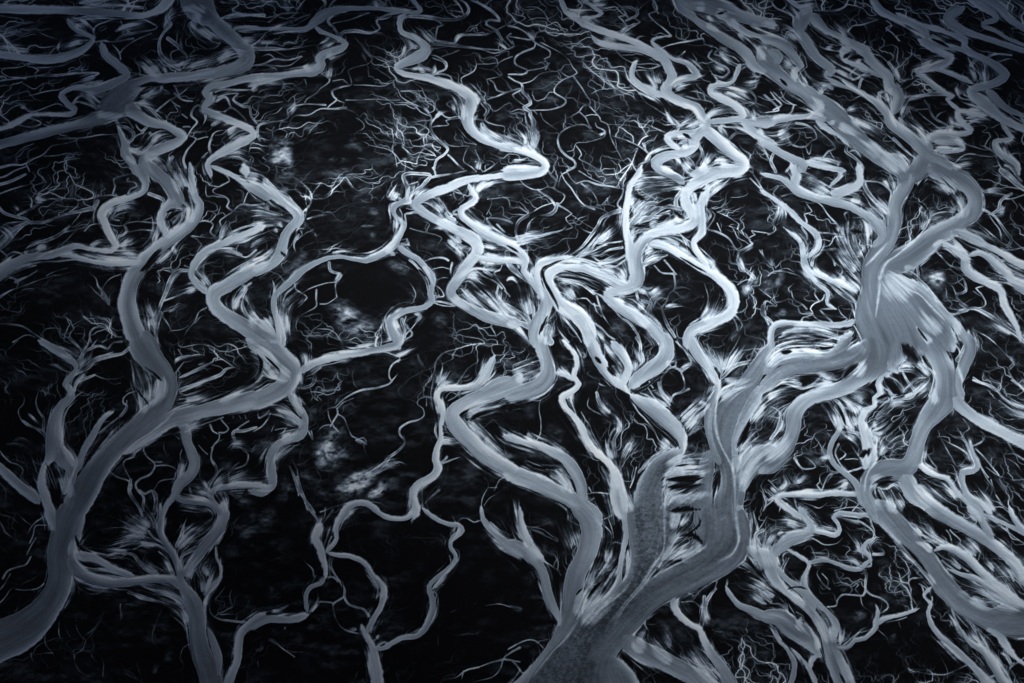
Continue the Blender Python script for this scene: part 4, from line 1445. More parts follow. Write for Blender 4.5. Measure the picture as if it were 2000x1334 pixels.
TILES[(1000,0)]='''Rk|36,-5,12 40,4,12 42,9,12 48,13,14 56,18,16 65,22,16 80,27,14 92,31,14 102,36,16 112,41,18 119,46,22 122,52,22 125,58,22 124,63,22 121,67,24 120,71,26 125,76,22 135,80,20 144,84,22 148,90,22 151,94,24 150,100,24 157,106,26 165,113,26 174,121,24 180,127,28 176,132,30 160,134,26 140,136,20
Rl|56,2,10 60,-4,12
Rl|56,0,10 66,7,10 70,10,10 64,13,8 56,14,10 54,18,10
Rm|62,27,8 66,32,12 75,35,14 90,37,14 100,39,12 110,43,10 116,47,10
Rm|97,49,10 94,54,12 94,60,14 100,66,16 108,70,18 118,75,18
Rn|150,100,30 142,107,26 142,114,22 135,119,18 122,121,22 113,126,26 116,134,24
Ro|150,101,18 140,103,12 124,104,12 121,108,14 127,114,14 131,118,12
Rp|154,95,14 165,94,10 180,94,8 190,95,22 205,95,40
Rp|180,96,10 188,102,20 196,108,16 206,112,14
Rq|206,55,16 190,52,24 184,43,26 176,36,24 165,30,22 154,22,22 146,17,18 138,10,20 133,4,30 130,-4,30
Rq|133,2,30 150,3,40 165,7,40 180,13,30 206,19,20
Rr|206,30,10 188,27,12 178,22,14 168,14,20 158,8,24
Rs|178,50,14 175,58,10 172,64,8 165,66,10 156,67,14 155,72,14 164,77,18 174,82,18 180,88,16 178,92,14 168,93,10 156,94,10
Rt|124,64,14 135,61,14 144,59,14 142,54,12 136,49,10 126,46,8 118,40,8 112,36,7 109,32,7 113,29,7 120,28,6
C 6 5|120,28 124,28 118,22 113,18 109,14 107,11 113,8 112,3 108,-2
C 5 4|114,10 110,4 112,-3
C 3 3|121,28 116,26 112,27
C 4 4|116,38 120,36 128,34 140,31 149,30 150,34 156,36
C 5 4|142,58 136,50 132,44 135,40 130,44
C 4 4|148,30 147,27 150,26
C 8 5|84,27 88,24 92,21 96,19 90,21 86,16 83,13 90,12
C 5 5|90,13 86,7 82,3 78,0
C 6 7|89,16 93,14 97,12 98,9 93,6 86,5
C 4 3|97,9 100,5 104,3
C 4 3|96,19 100,17 94,13
C 8 6|97,31 99,28 104,28
C 3 2|80,38 83,42 88,46 95,50
C 4 3|96,50 108,50 116,51
C 4 3|96,55 110,55
C 4 4|98,52 108,53 116,51
C 3 3|92,66 98,72 104,79 112,84 120,90 126,96 129,99 126,102
C 7 5|129,102 130,98 124,92 121,88
C 5 5|130,98 138,96 144,94
C 4 3|119,103 112,100 105,97 107,94 112,93 115,91
C 4 3|99,73 104,74 108,74
C 8 7|-3,106 5,110 10,114 15,118 22,124 27,129
C 10 8|15,118 18,112 20,106 16,100 17,95 14,90 14,87 9,84 14,81 12,76 8,72 8,68 7,65 2,63 -3,60
C 12 4|16,114 15,104 11,96 10,88
C 4 3|14,86 20,86 30,85 40,82 42,78 38,75 33,72 34,67 40,62 46,60 51,57 47,52 44,47 37,41 30,37 22,33
C 6 4|-3,20 5,22 12,26 18,33 24,37 29,40 29,44 25,46 28,50 26,54
C 4 3|15,17 10,17 18,14 26,14 28,16 34,20 38,23 30,24 20,25 18,28
C 3 3|28,15 24,9 18,6 10,5 5,0
C 2 3|24,10 27,6 22,2 20,-3
C 3 2|38,23 41,24 41,26
C 5 4|18,33 17,37 9,40 3,44 2,49 6,52 12,55 8,58 -3,58
C 3 3|12,55 18,54 26,52 29,49
C 3 3|26,52 30,55 22,58 16,63 8,65
C 2 3|10,69 25,69 34,62 36,58
C 4 3|7,70 0,74 4,78 9,82
C 3 3|5,72 9,77
C 4 4|48,60 54,68 57,73 61,79 60,82 56,83 52,88 46,91 48,95 50,97 44,99 38,103
C 3 3|60,82 64,87 68,92 69,95 74,97 76,101 77,106 80,113 83,119 88,127 97,130
C 3 3|53,88 57,92 60,98 62,100
C 3 2|56,91 62,89 66,90
C 3 3|65,96 66,99 72,102 72,107 66,109 58,111 50,112 48,117 43,118
C 3 2|50,97 57,98 62,102 67,105
C 3 2|50,114 53,118 54,121 52,124 60,128 70,133
C 6 6|38,103 36,107 36,112 38,117 42,122 48,126 49,130 43,133
C 2 2|22,88 24,93 28,96 35,101
C 3 3|75,97 90,98 100,100
C 2 2|64,79 72,82 80,86 88,91
C 5 6|97,134 99,128 105,126 108,122 105,118 102,112
C 3 3|108,120 115,117 120,115
C 3 3|78,106 90,110 100,114 106,120
C 2 2|66,63 62,58 66,57 78,57
C 3 3|62,73 68,70 80,69 92,68
C 2 2|52,18 58,22
C 5 4|53,19 56,22 60,24 62,28
C 3 2|60,53 60,50 65,48
C 4 3|-3,28 12,31 17,31
C 3 3|0,20 10,14 4,12 0,10
C 4 3|-3,38 1,36 0,32
C 6 6|153,52 156,58 160,63 158,66
C 5 5|156,58 164,60 169,56 166,52 158,48 153,44 156,39
C 6 5|160,63 168,64 174,60 178,55 182,52
C 7 5|182,50 176,50 166,45 158,42 162,38 168,37
C 4 4|177,48 172,44 166,42
C 6 6|190,66 192,62 188,58 190,54
C 6 5|184,70 190,68 191,64 194,58
C 6 5|166,66 176,68 186,71 190,76 190,80 184,83
C 4 4|190,80 196,82 200,84
C 6 5|176,82 182,80 188,80
C 4 4|192,75 200,78 206,77
C 7 5|170,108 175,104 183,104 178,100 170,96 163,97
C 4 4|176,104 172,100 166,99
C 6 4|168,106 164,100 158,98
C 3 3|176,110 180,116 186,121 184,126
C 4 4|192,110 196,116 200,124
C 6 6|162,122 158,128 152,131 144,131
C 6 5|145,112 148,118 150,124 152,130
C 3 3|136,75 146,78 156,80 158,84 154,87
C 2 2|146,68 152,74 160,78
C 3 3|144,66 150,72
S 18|151,93 156,88 166,85
S 18|146,94 142,98 132,99
S 12|130,100 135,96 140,90
S 12|126,97 122,92 120,85
S 16|113,69 110,64 112,58
S 20|116,64 112,62 112,56
S 10|112,66 108,62 104,58
S 12|127,69 128,66 138,65
S 14|128,70 132,68 139,66
S 24|68,33 76,34 88,35
S 18|72,29 78,32 86,34
S 22|44,9 52,9 62,7
S 14|56,16 64,20 74,24
S 12|58,14 62,18 70,22
S 14|85,27 88,23 92,20
S 14|68,4 72,3 74,-2
S 26|64,0 68,4 72,2
S 16|128,106 136,106 141,104
S 12|130,112 136,110 142,111
S 14|132,115 138,113 142,114
S 16|128,122 130,127 130,132
S 26|148,130 152,126 154,120
S 22|138,132 136,128 132,126
S 16|158,128 164,124 172,126
S 18|118,130 122,132 128,134
S 20|160,122 165,127 174,128
S 24|16,116 18,108 16,98
S 22|8,114 14,118 24,128
S 10|9,114 10,108 4,102
S 20|17,30 14,26 10,22
S 16|145,8 148,4 142,3
S 14|152,12 156,16 160,18
S 14|172,14 174,18 178,24
S 18|160,8 166,10 172,10
S 14|152,18 160,22 166,24
S 12|176,26 180,30 184,33
S 16|197,46 192,40 188,34
S 14|186,19 192,22 198,26
S 14|162,40 168,46 176,49
S 14|166,55 160,52 154,48
S 12|192,62 186,64 180,64
S 12|166,72 172,74 182,78
S 12|168,68 176,70 184,74
S 14|190,93 188,88 186,84
S 16|193,100 196,106 202,106
S 12|166,98 162,100 167,108
S 8|104,126 108,120 112,116
S 10|105,122 112,118 122,115
S 8|110,108 106,112 102,115
S 8|68,105 72,104 74,100
S 8|84,95 88,92 90,91
S 6|103,95 107,92 106,89
G 40 22|60,85 70,84 85,88
G 44 30|84,104 88,115 98,122
G 30 20|20,80 28,78 40,77
G 36 20|24,104 30,110 30,118
G 40 12|60,62 72,62 90,64
G 40 14|78,50 90,52 94,58
G 30 12|28,28 36,34 46,33
G 30 14|60,40 66,38 80,44
G 40 14|100,6 108,14 118,16
G 30 16|36,66 40,72 44,70
G 30 14|44,92 60,104 70,112
G 26 14|140,70 150,74
G 30 18|52,100 60,104
B 8|134,104 138,107
B 10|162,10 166,9
Ri|-10,115,14 4,117,12 14,120,12 22,124,14 26,129,16 22,134,20 10,136,22 -8,137,24
S 14|2,130 10,130 18,128
S 10|0,126 8,125 14,124
L 4|150,97 146,98 142,102
L 4|124,66 128,62 136,60
L 4|151,95 146,90 142,84 134,80
'''

TILES[(1000,333)]='''Ri|-6,-1,24 10,0,18 22,-2,14
Rdd|-6,57,18 4,62,18 9,67,16 11,70,12 9,78,14 14,84,16 20,91,18 25,97,22 27,103,28 24,112,28 20,118,30 18,126,32 20,138,30
Rdd|46,67,10 34,70,12 24,72,14 19,77,16 20,86,14 24,94,16
Rhh|101,-4,10 98,3,12 92,12,12 90,24,12 89,36,13 89,46,14 91,54,18 93,66,24 96,78,26 96,86,26 90,90,22 80,87,18 68,81,18 56,76,16 46,76,16 36,76,20 29,81,24 28,88,24 33,97,26 38,105,30 48,111,32 56,118,32 60,126,30 61,138,28
Rn|150,-4,24 148,6,26 140,12,24 135,18,20 136,26,24 142,34,26 142,40,22 132,45,20 118,47,18 108,50,20 101,56,24 97,64,26 96,72,28 98,80,30 97,87,28 90,92,24 80,94,22 75,97,22 78,102,24 88,109,24 98,115,26 108,121,24 116,130,22 122,138,22
Rjj|152,12,18 150,20,18 147,28,18 148,38,18 148,48,18 142,55,14 143,61,14 147,67,14 152,73,10 154,76,10
Rjj|108,56,24 120,59,18 130,65,14 140,71,16 150,77,18 160,83,20 168,90,22 173,98,22 173,106,22 168,113,22 157,118,20 145,122,22 138,128,22 137,138,20
Rk|178,1,14 160,4,16 148,8,20
Rk2|115,0,14 126,4,16 134,10,18
C 10 12|112,16 120,14 132,14 128,22 128,28
C 16 12|132,30 122,28 108,26 102,30 96,38 93,42
C 12 10|93,42 100,39 108,37 110,34 118,29 123,28
C 10 8|110,40 116,42 122,38 122,34 116,36 110,36
C 12 10|138,40 130,42 120,44 110,46 100,47 94,50
C 12 8|100,74 108,72 116,68 121,66
C 6 5|134,53 137,58 138,64 142,68 148,70
C 5 4|146,60 152,65 158,71 154,75
C 6 6|130,48 134,52 140,56
C 9 7|85,31 78,33 70,37 67,43 63,49 58,55 52,61 44,67
C 5 4|78,33 72,40 70,47 64,54 56,62 50,67
C 5 4|64,30 56,27 50,20 46,14 41,8 38,1
C 5 4|56,27 66,29 72,31 75,33
C 5 4|84,29 82,26 86,20 87,14 84,8 83,0
C 3 3|50,10 46,6 43,1
C 4 4|43,1 39,3 37,8 36,12
C 4 4|50,10 58,8 66,10 76,12 86,14
C 3 3|67,27 66,22 62,16 54,10
C 4 3|66,27 74,26 80,28
C 4 3|52,0 60,5 68,9 74,12
C 5 5|28,0 31,4 35,8 33,14 38,17 41,20 38,25 35,26
C 7 8|35,26 33,31 28,34 20,35
C 7 6|12,35 6,39 3,44 3,50 5,56
C 4 4|12,34 18,31 24,28 33,25
C 6 5|20,15 24,18 30,22 33,27
C 3 3|4,4 10,11 20,15 28,12 24,6 27,2
C 3 3|28,13 33,13
C 5 4|36,27 42,30 47,34 42,37 44,41 47,44 42,46
C 12 3|4,57 12,53 22,51 32,49 40,46 42,43
C 3 3|47,35 54,39 60,43 64,46
C 4 3|52,43 56,46 62,49
C 4 3|71,42 75,46 74,49
C 5 5|86,60 76,62 68,66 62,66 68,71
C 4 4|74,58 68,60 60,64 50,67
C 4 3|86,55 76,57 66,60
C 5 4|88,66 80,71 70,73 62,72
C 5 5|62,62 66,56 72,54 76,48
C 4 4|88,70 80,75 72,74
C 12 10|48,69 58,71 66,74 72,79 80,84
C 5 5|36,85 46,86 54,89 60,93 68,97 76,103 84,114 92,120 98,128 100,134
C 7 7|42,88 48,87 56,90 64,96
C 5 4|46,90 46,96 49,101
C 3 3|70,90 66,94 60,92 56,88
C 5 4|38,108 34,104 31,98
C 6 5|38,106 39,114 44,120 50,127 54,134
C 5 5|34,118 36,124 40,130 44,134
C 4 4|51,100 58,100 62,104 68,106
C 4 4|66,98 68,106 70,112 76,120 80,126
C 4 5|62,118 68,122 74,128 80,132
C 3 4|70,114 66,110 64,104
C 6 5|100,93 105,97 109,104 108,110 112,116 116,122 118,128
C 5 5|108,96 112,103 108,108
C 10 8|105,113 106,108 108,104 102,102
C 8 6|97,112 101,107 98,100 97,95
C 6 6|126,80 127,86 127,92 122,96 120,102 117,107 119,114 122,122 127,130
C 4 4|111,74 116,79 122,80 128,81
C 4 4|119,70 124,76 128,81
C 5 3|127,92 134,91 140,93
C 8 5|111,98 116,94 122,92
C 4 3|112,100 120,100
C 4 3|113,102 116,106 120,104
C 4 3|119,108 128,106 134,106
C 3 3|122,116 126,115
C 6 6|150,88 152,94 153,100 152,107 150,114
C 4 4|174,113 178,117 180,121 177,125 174,129 169,132
C 4 4|172,114 175,119 176,125
C 4 4|153,46 162,49 170,53 174,60 177,63
C 9 10|177,64 176,70 180,76 186,81 189,84
C 5 4|177,63 184,60 188,57 185,53 190,50 187,47 200,49
C 3 3|186,54 179,49 176,46 177,42 170,37 160,32
C 3 2|160,41 163,48
C 5 4|190,90 196,94 202,99
C 4 3|188,86 182,86 176,89
C 5 5|195,62 197,68 202,74
C 4 3|196,66 193,62
C 9 6|196,106 196,112 202,118 206,122
C 12 8|206,106 198,102 196,110 200,120
C 4 4|151,47 156,40 158,34 154,30 160,28
C 6 5|152,40 155,34 152,30
C 5 5|150,22 158,18 164,12 170,6
C 6 5|186,0 192,8 196,15 203,20
C 4 4|186,6 194,14
C 3 3|168,21 178,20 184,18 182,14
C 3 3|206,80 200,80
C 12 10|-4,64 -2,74 6,82 14,88
C 8 6|11,98 15,102 17,108 16,114
C 12 10|-4,105 4,110 12,117 16,124
C 14 12|-4,118 6,119 13,122
C 5 5|12,70 16,74 18,78
C 4 5|0,70 6,74 8,80
C 10 14|28,122 26,128 30,134
C 3 3|174,95 178,103
S 26|4,58 14,52 30,48
S 20|10,50 20,52 34,48
S 24|94,11 104,10 120,10
S 24|96,14 108,12 130,11
S 22|100,18 112,14 126,12
S 20|104,22 112,16 122,12
S 18|94,28 93,20 98,16
S 22|94,40 102,32 112,24
S 26|96,44 100,38 108,34
S 22|94,32 100,26 108,20
S 18|95,54 94,48 96,42
S 24|108,44 112,40 112,38
S 28|112,44 124,42 136,38
S 22|128,40 130,36 128,30
S 22|144,36 143,28 140,20
S 24|142,24 142,20 136,18
S 24|155,16 160,10 168,6
S 20|150,18 154,14 164,8
S 16|130,58 122,54 112,51
S 26|134,66 124,60 112,57
S 18|138,68 132,60 126,56
S 24|104,72 110,68 120,65
S 18|104,66 108,62 112,66
S 16|106,58 108,62 104,64
S 34|80,84 68,76 56,72
S 30|86,88 84,82 80,80
S 24|70,78 74,76 82,74
S 18|66,74 70,72 84,68
S 20|88,84 86,76 84,72
S 24|54,71 44,70 34,72
S 20|38,88 46,86 54,88
S 22|46,98 46,92 44,90
S 26|48,100 40,92 36,90
S 18|100,112 92,106 84,102
S 22|106,120 98,112 86,103
S 24|100,108 102,104 104,106
S 22|88,104 84,100 92,96
S 18|104,96 100,94 96,92
S 16|148,116 154,106 154,98
S 22|152,118 158,110 162,102
S 16|158,78 156,72 150,66
S 14|162,82 158,76 152,72
S 20|144,126 156,122 168,116
S 18|22,132 26,122 29,116
S 20|26,134 30,126 28,116
S 24|14,112 10,98 8,90
S 18|20,100 22,96 20,92
S 20|50,112 40,110 44,122
S 14|14,82 16,78 14,74
S 20|6,76 4,68 0,66
S 16|-4,118 4,122 12,134
S 24|110,98 114,94 118,92
S 28|189,88 190,84 192,82
S 22|180,78 178,70 176,66
S 12|188,58 182,62 178,63
S 12|140,14 138,12 150,8
S 26|66,56 72,52 78,47
S 18|52,68 60,62 68,58
S 10|120,106 128,105 138,107
S 16|158,16 152,10 160,6
S 20|172,133 174,128 178,122
S 20|64,124 60,116 62,110
S 14|72,132 66,126 60,120
G 30 45|178,94 184,92 180,96
G 50 30|196,88 200,84 200,94
G 40 30|68,9 76,10 84,12
G 30 30|58,12 60,16
G 44 24|96,20 100,24
G 30 24|24,58 30,58
G 40 22|72,116 84,126 90,132
G 30 25|62,104 72,108
G 30 18|150,124 156,132 164,130
G 24 20|186,130 190,126
G 30 18|172,18 180,16
G 24 22|10,40 16,38
G 30 14|30,30 20,22 10,10
G 30 14|196,24 180,30 164,36
G 30 14|50,48 44,52
G 40 14|130,100 138,96
B 14|98,20 102,22
B 16|116,26 122,24
B 14|116,38 120,36
B 10|96,43 104,43
B 10|128,33 132,36
B 9|144,16 149,15
B 6|137,60 140,64
B 8|40,71 30,73 24,77 24,84 28,92 34,102 36,106
B 6|42,78 52,81 62,84 70,88
B 8|38,83 48,84 58,86 70,93
B 8|22,126 25,118 27,115
B 5|-4,58 4,63
B 5|46,120 52,127
B 5|132,68 142,74 152,79
'''

TILES[(1000,667)]='''Rdd|20,-6,28 23,4,28 26,14,28 28,24,32 25,31,36 18,36,36 8,39,32 -6,42,30
Rhh|60,-6,26 64,6,26 68,14,26 74,24,24 80,30,20 88,36,14 92,41,8
Rhh|78,0,18 86,10,18 91,20,16 88,28,16 86,34,14
Rn|118,-6,26 121,4,30 118,14,34 108,22,34 98,29,28 92,36,22
Rn|92,41,10 100,46,24 110,52,34 120,60,34 128,68,30 133,76,22 133,84,14 130,90,12
Rjj|136,-6,22 144,8,24 152,18,22 158,28,16 162,36,10
Ras|202,2,14 194,16,30 186,30,40 176,44,44 168,54,52 164,66,56 164,78,52 168,90,46 172,102,48 172,116,56 168,128,64 166,140,66
Ras|162,30,10 160,40,16 156,50,22 154,62,22 156,74,22 160,86,26 164,96,30
Ras|192,36,40 186,50,30 180,64,24 174,76,24 172,90,24 176,104,24
Ras|206,84,44 194,90,44 184,100,40 178,112,32 176,124,24 176,138,24
Ras2|132,84,16 124,92,40 116,98,50 112,106,54 108,114,58 106,124,62 104,140,70
Ras3|150,102,30 142,112,40 136,122,40 126,130,40 120,138,40
Rgg|40,-1,8 46,6,8 50,12,10 50,20,10 48,27,10 52,33,12 46,39,12 39,43,12 41,50,12 48,58,12 54,67,14 58,76,14 64,85,14 72,92,14 78,98,14 81,106,22 82,116,30 84,126,34 86,138,22
Rgg|34,24,8 42,26,10 48,30,10
Rff3|-6,74,16 8,78,10 20,80,14 32,86,16 42,92,22 48,100,26 53,110,24 55,120,20 57,126,12
Rff2|-6,102,36 8,106,34 22,112,32 36,118,32 50,125,32 62,134,36 68,142,40
C 6 6|150,6 158,14 163,20 163,30
C 8 8|182,2 178,10 170,18 164,22
C 8 10|194,14 184,16 172,20 164,28
C 7 8|97,-3 100,2 100,10 103,14 98,20 94,23
C 8 8|56,12 58,10 52,8
C 6 5|128,0 134,6 138,12 140,17 136,21 132,24
C 5 6|132,24 134,30 134,36 130,40 125,43 123,48
C 5 5|132,23 127,20 122,21 120,24 117,28 116,34 118,40 121,46 123,52
C 4 5|123,48 126,42 132,40 138,37
C 4 5|114,32 116,38 119,44
C 4 4|128,16 127,20
C 4 6|100,40 106,42 112,47 120,50
C 3 4|106,36 110,42 114,48
C 3 3|107,31 110,36
C 5 5|132,58 140,50 146,44 152,37
C 5 5|134,64 142,56 150,50
C 4 4|136,74 142,70 148,67
C 3 3|136,70 144,66 150,66
C 6 6|62,30 66,32 68,33 66,38 65,42 67,48 72,54 78,56 82,60 85,66 84,70 80,76 80,84 81,90
C 5 5|68,33 74,35
C 6 5|66,40 70,48 76,54
C 4 4|80,68 77,72 75,82 76,90 79,96
C 7 3|60,43 59,50 63,54 70,58 74,61
C 4 4|77,78 80,86
C 4 8|92,70 96,74 92,82 88,90 84,98
C 8 10|84,100 86,90 92,80
C 4 4|92,45 98,54 104,60 110,68 114,76 117,80
C 7 8|118,80 122,82 118,85 110,90 104,96 99,102
C 4 3|97,98 95,106 92,114
C 3 3|54,55 60,64 62,70
C 3 3|62,70 66,78 71,84 74,90
C 3 3|45,46 50,56 54,66
C 3 2|12,68 14,74 20,78
C 2 2|19,77 22,72 22,62 21,54 22,46 28,42 30,38
C 2 2|22,46 16,46
C 4 3|31,83 33,78
C 6 8|74,104 76,110 80,116
C 5 5|70,98 74,104
C 5 3|30,95 36,102 42,108 46,114 47,118
C 4 3|30,105 36,108
C 3 3|42,104 44,112
C 3 3|58,119 66,118 75,119
C 3 2|58,119 60,124 64,122
C 3 2|60,114 62,118
C 6 8|90,120 92,126
C 12 8|150,100 140,103 130,103 120,104
C 14 8|150,116 140,120 128,122 120,124
C 7 5|157,100 153,108 146,116
C 6 5|206,120 200,124 196,118 192,115
C 4 4|196,118 198,126 196,132
S 30|164,24 160,14 155,4
S 34|164,22 172,14 178,4
S 30|162,42 172,36 182,34
S 24|166,30 176,32 184,30
S 16|154,52 148,48 144,54
S 26|158,20 152,10 148,2
S 30|86,34 82,28 74,22
S 22|88,32 90,24 86,16
S 24|102,16 100,10 98,4
S 18|94,22 96,18 94,12
S 16|72,2 76,8 84,14
S 20|132,62 144,52 152,44
S 22|136,68 142,60 150,54
S 18|122,50 112,46 102,40
S 14|123,50 118,42 112,36
S 40|136,92 140,98 148,96
S 18|124,94 134,90 140,88
S 30|122,100 136,100 150,101
S 22|120,106 130,104 146,104
S 22|120,118 130,117 144,114
S 20|122,112 132,110 142,108
S 26|176,100 180,88 186,80
S 24|178,86 184,76 190,70
S 30|178,110 190,92 204,80
S 30|178,96 188,84 202,78
S 40|190,60 196,54 202,48
S 18|82,70 84,66 82,58
S 24|78,92 76,86 76,80
S 28|90,84 94,80 96,74
S 26|8,17 14,16 18,14
S 24|2,24 10,20 18,18
S 14|4,12 6,14 8,10
S 18|12,72 14,76 20,78
S 24|44,114 36,104 28,96
S 14|47,118 44,110 40,102
S 22|122,82 119,78 122,80
S 12|102,100 106,94 112,90
S 18|40,44 46,42 48,50
S 14|78,56 72,52 68,44
S 14|132,22 138,18 142,20
S 10|124,20 122,16 128,16
S 30|82,112 78,106 76,100
S 24|88,124 90,128 86,118
S 14|4,28 8,30 16,26
G 60 30|140,78 146,84 148,92
G 50 20|28,66 36,76 40,80
G 40 22|90,82 88,90 84,98
G 40 16|12,50 16,60
G 40 18|150,36 140,28 142,24
G 40 22|24,90 14,86 8,90
G 40 14|36,8 40,16
G 40 14|190,2 188,8
G 40 14|128,54 134,46
B 10|68,15 66,13
B 12|80,18 76,14 74,11
B 14|80,24 76,21 77,18
B 7|96,40 106,34 118,24
B 6|102,54 112,64 124,74 130,82
B 10|108,4 104,6
B 20|122,107 134,107 146,106
B 26|123,113 134,113 144,112
B 6|128,97 138,96
B 14|126,132 136,131 144,131
B 20|178,78 182,72 184,64
B 12|10,92 20,98 36,98
L 5|162,18 162,30 161,42 159,54 159,66 162,78 167,88 172,98 174,110 174,134
L 5|136,70 135,80 134,90 128,95 122,101 119,108 119,122 120,134
L 4|161,44 168,38 176,36 183,35
L 4|92,42 88,35 92,28 94,22
S 30|121,103 132,104 149,102
S 28|121,121 132,120 149,119
S 30|123,96 134,95 148,93
S 18|120,128 121,112 122,98
Ras3|126,96,24 129,108,34 128,120,40 124,136,40
Ras|154,86,24 152,96,34 150,108,36 148,120,46 149,136,60
S 16|150,100 146,106 142,116
'''

TILES[(1000,1000)]='''Rff2|48,-8,44 58,2,44 62,14,44 60,26,42 55,38,40 50,48,40 48,60,42 47,72,44 45,84,40 40,94,34 33,104,26 25,114,22 16,124,22 6,136,26
Rff4|-6,24,24 6,28,26 14,34,26 20,40,20 25,50,18 27,60,20 30,70,20 34,78,16 38,84,14 37,92,10
Rff4|6,-4,8 7,6,10 9,14,14 14,24,14 19,32,18 23,38,18
Rgg|85,-6,20 88,6,14 89,18,12 86,32,10 84,46,10 83,56,14 78,64,18
Rgg|90,30,6 90,42,6 91,52,6
Ras3|100,-8,60 102,6,70 104,22,68 104,36,60 100,46,50 96,56,46 88,66,56 78,78,70 66,92,90 54,108,110 46,124,140 40,142,160
Ras3|118,-6,30 120,6,34 120,20,30 114,32,30 108,44,24
Ras|166,-8,76 172,4,64 174,16,66 172,26,70 162,36,70 148,44,66 132,52,64 116,60,60 102,70,60 88,82,72 72,96,90 58,112,110 50,128,130
Ras|176,-6,24 177,10,24 178,24,20 172,34,20
Ray|84,84,20 88,98,34 98,106,40 112,113,40 126,120,38 140,127,36 154,136,34
Ray|60,120,120 70,130,140 76,142,130
Raz|126,66,20 127,74,16 132,82,14 140,88,12 147,92,10 150,100,14 154,108,18 160,116,20 166,124,22 172,136,26
Rba|180,24,14 188,30,14 196,38,18 204,48,20
Rbb2|167,58,8 170,64,10 177,72,12 186,76,16 194,80,20 206,84,24
C 7 10|150,66 150,74 149,82 147,90
C 5 8|159,60 154,66 150,76
C 3 3|147,74 142,70 136,70
C 2 2|147,74 146,80 148,86
C 2 2|138,72 132,70
C 3 2|160,54 157,62 153,70
C 4 8|138,24 130,30 122,36
C 5 3|70,5 71,10 77,16 78,22 76,28 74,34 74,39
C 4 3|80,1 74,4 70,6
C 3 3|75,5 78,12 79,20
C 5 4|86,25 80,23 76,26
C 5 4|80,34 76,38 72,42
C 5 3|24,38 30,42 34,45 38,49
C 3 3|28,40 32,44 37,46
C 8 8|55,50 56,56 60,60 58,66
C 10 6|52,66 54,76 53,82
C 3 2|8,10 16,12 24,10 32,7
C 4 2|-3,107 6,102 14,100 20,102 25,107
C 3 2|20,101 28,99
C 4 3|0,116 5,121 8,125 12,125
C 3 2|-2,73 4,75 8,77
C 5 3|20,54 22,58 24,64
C 8 3|103,82 104,88 108,94
C 4 3|101,84 100,78 106,82
C 2 2|120,74 121,80
C 3 6|177,43 186,46 192,50 198,54
C 4 4|180,30 186,36 190,42
C 3 3|174,36 182,40 190,46
C 4 4|168,53 167,58
C 4 3|198,56 197,62 197,66 190,62 180,60 174,54
C 5 5|188,-2 190,6 192,14
C 3 3|200,2 196,8 192,14
C 8 10|196,14 190,18 192,24 196,30 202,36
C 5 5|198,20 200,26 206,30
C 4 4|172,36 178,40 190,48 200,58
C 3 3|182,34 182,38
C 4 6|164,132 162,128 156,122
C 4 3|158,112 156,106 155,102
C 4 3|92,126 94,130 92,134
C 3 2|14,46 18,52
C 6 6|200,60 194,62 202,70
S 46|56,82 66,72 76,60 80,50
S 30|54,72 58,62 64,56
S 40|59,58 64,52 66,42
S 24|68,46 74,44 80,40
S 24|52,80 54,70 55,64
S 24|46,28 42,18 36,6
S 20|48,26 42,14 44,4
S 24|118,36 126,28 134,22
S 26|122,36 134,32 146,28
S 14|144,30 146,26 145,22
S 20|124,24 130,18 137,14
S 26|126,10 128,4 126,-2
S 20|130,10 136,6 140,2
S 26|98,108 102,98 106,94
S 26|122,116 112,106 108,98
S 34|160,134 146,118 134,102
S 20|150,126 142,114 136,104
S 24|124,104 120,94 114,86
S 18|154,84 150,76 150,68
S 12|148,76 150,70 150,66
S 20|198,72 190,66 182,60
S 20|204,66 196,62 188,56
S 14|192,54 196,58 180,55
S 10|190,60 186,58 180,55
S 14|74,40 74,32 76,26
S 14|12,30 9,16 6,2
S 20|20,36 14,30 6,26
S 18|7,76 4,75 -2,73
S 26|192,30 190,22 194,12
S 30|200,40 198,24 202,14
G 30 20|26,24 24,30 28,34
G 24 18|32,36 30,28
G 24 14|40,30 42,34
G 40 14|100,126 106,130
G 34 20|114,84 120,92 124,100
G 50 16|128,88 134,98 142,96
G 40 20|182,66 190,72
G 40 10|16,46 10,56
G 24 14|20,14 22,22
G 34 18|34,10 24,6 12,4
G 34 14|152,90 160,84
B 8|136,16 146,10 144,2
B 16|134,20 142,18 146,24
B 8|60,66 64,60 70,54
B 6|50,64 54,60
B 8|14,14 22,14 34,22
L 5|119,-2 119,12 119,24 117,32 111,40 106,48 100,57 92,66 84,76 78,84
L 6|146,29 132,34 120,39 112,45 104,55 94,66 86,76 80,86
L 6|174,-2 176,12 177,22 172,32 162,38
L 4|52,84 42,98 32,108 24,118 16,128
L 4|92,54 86,62 76,70 68,76 58,82
Ras3|126,-8,40 123,8,36 119,22,40 113,38,36
Ras|149,-8,60 153,6,60 154,18,56 146,32,44 134,40,30
'''

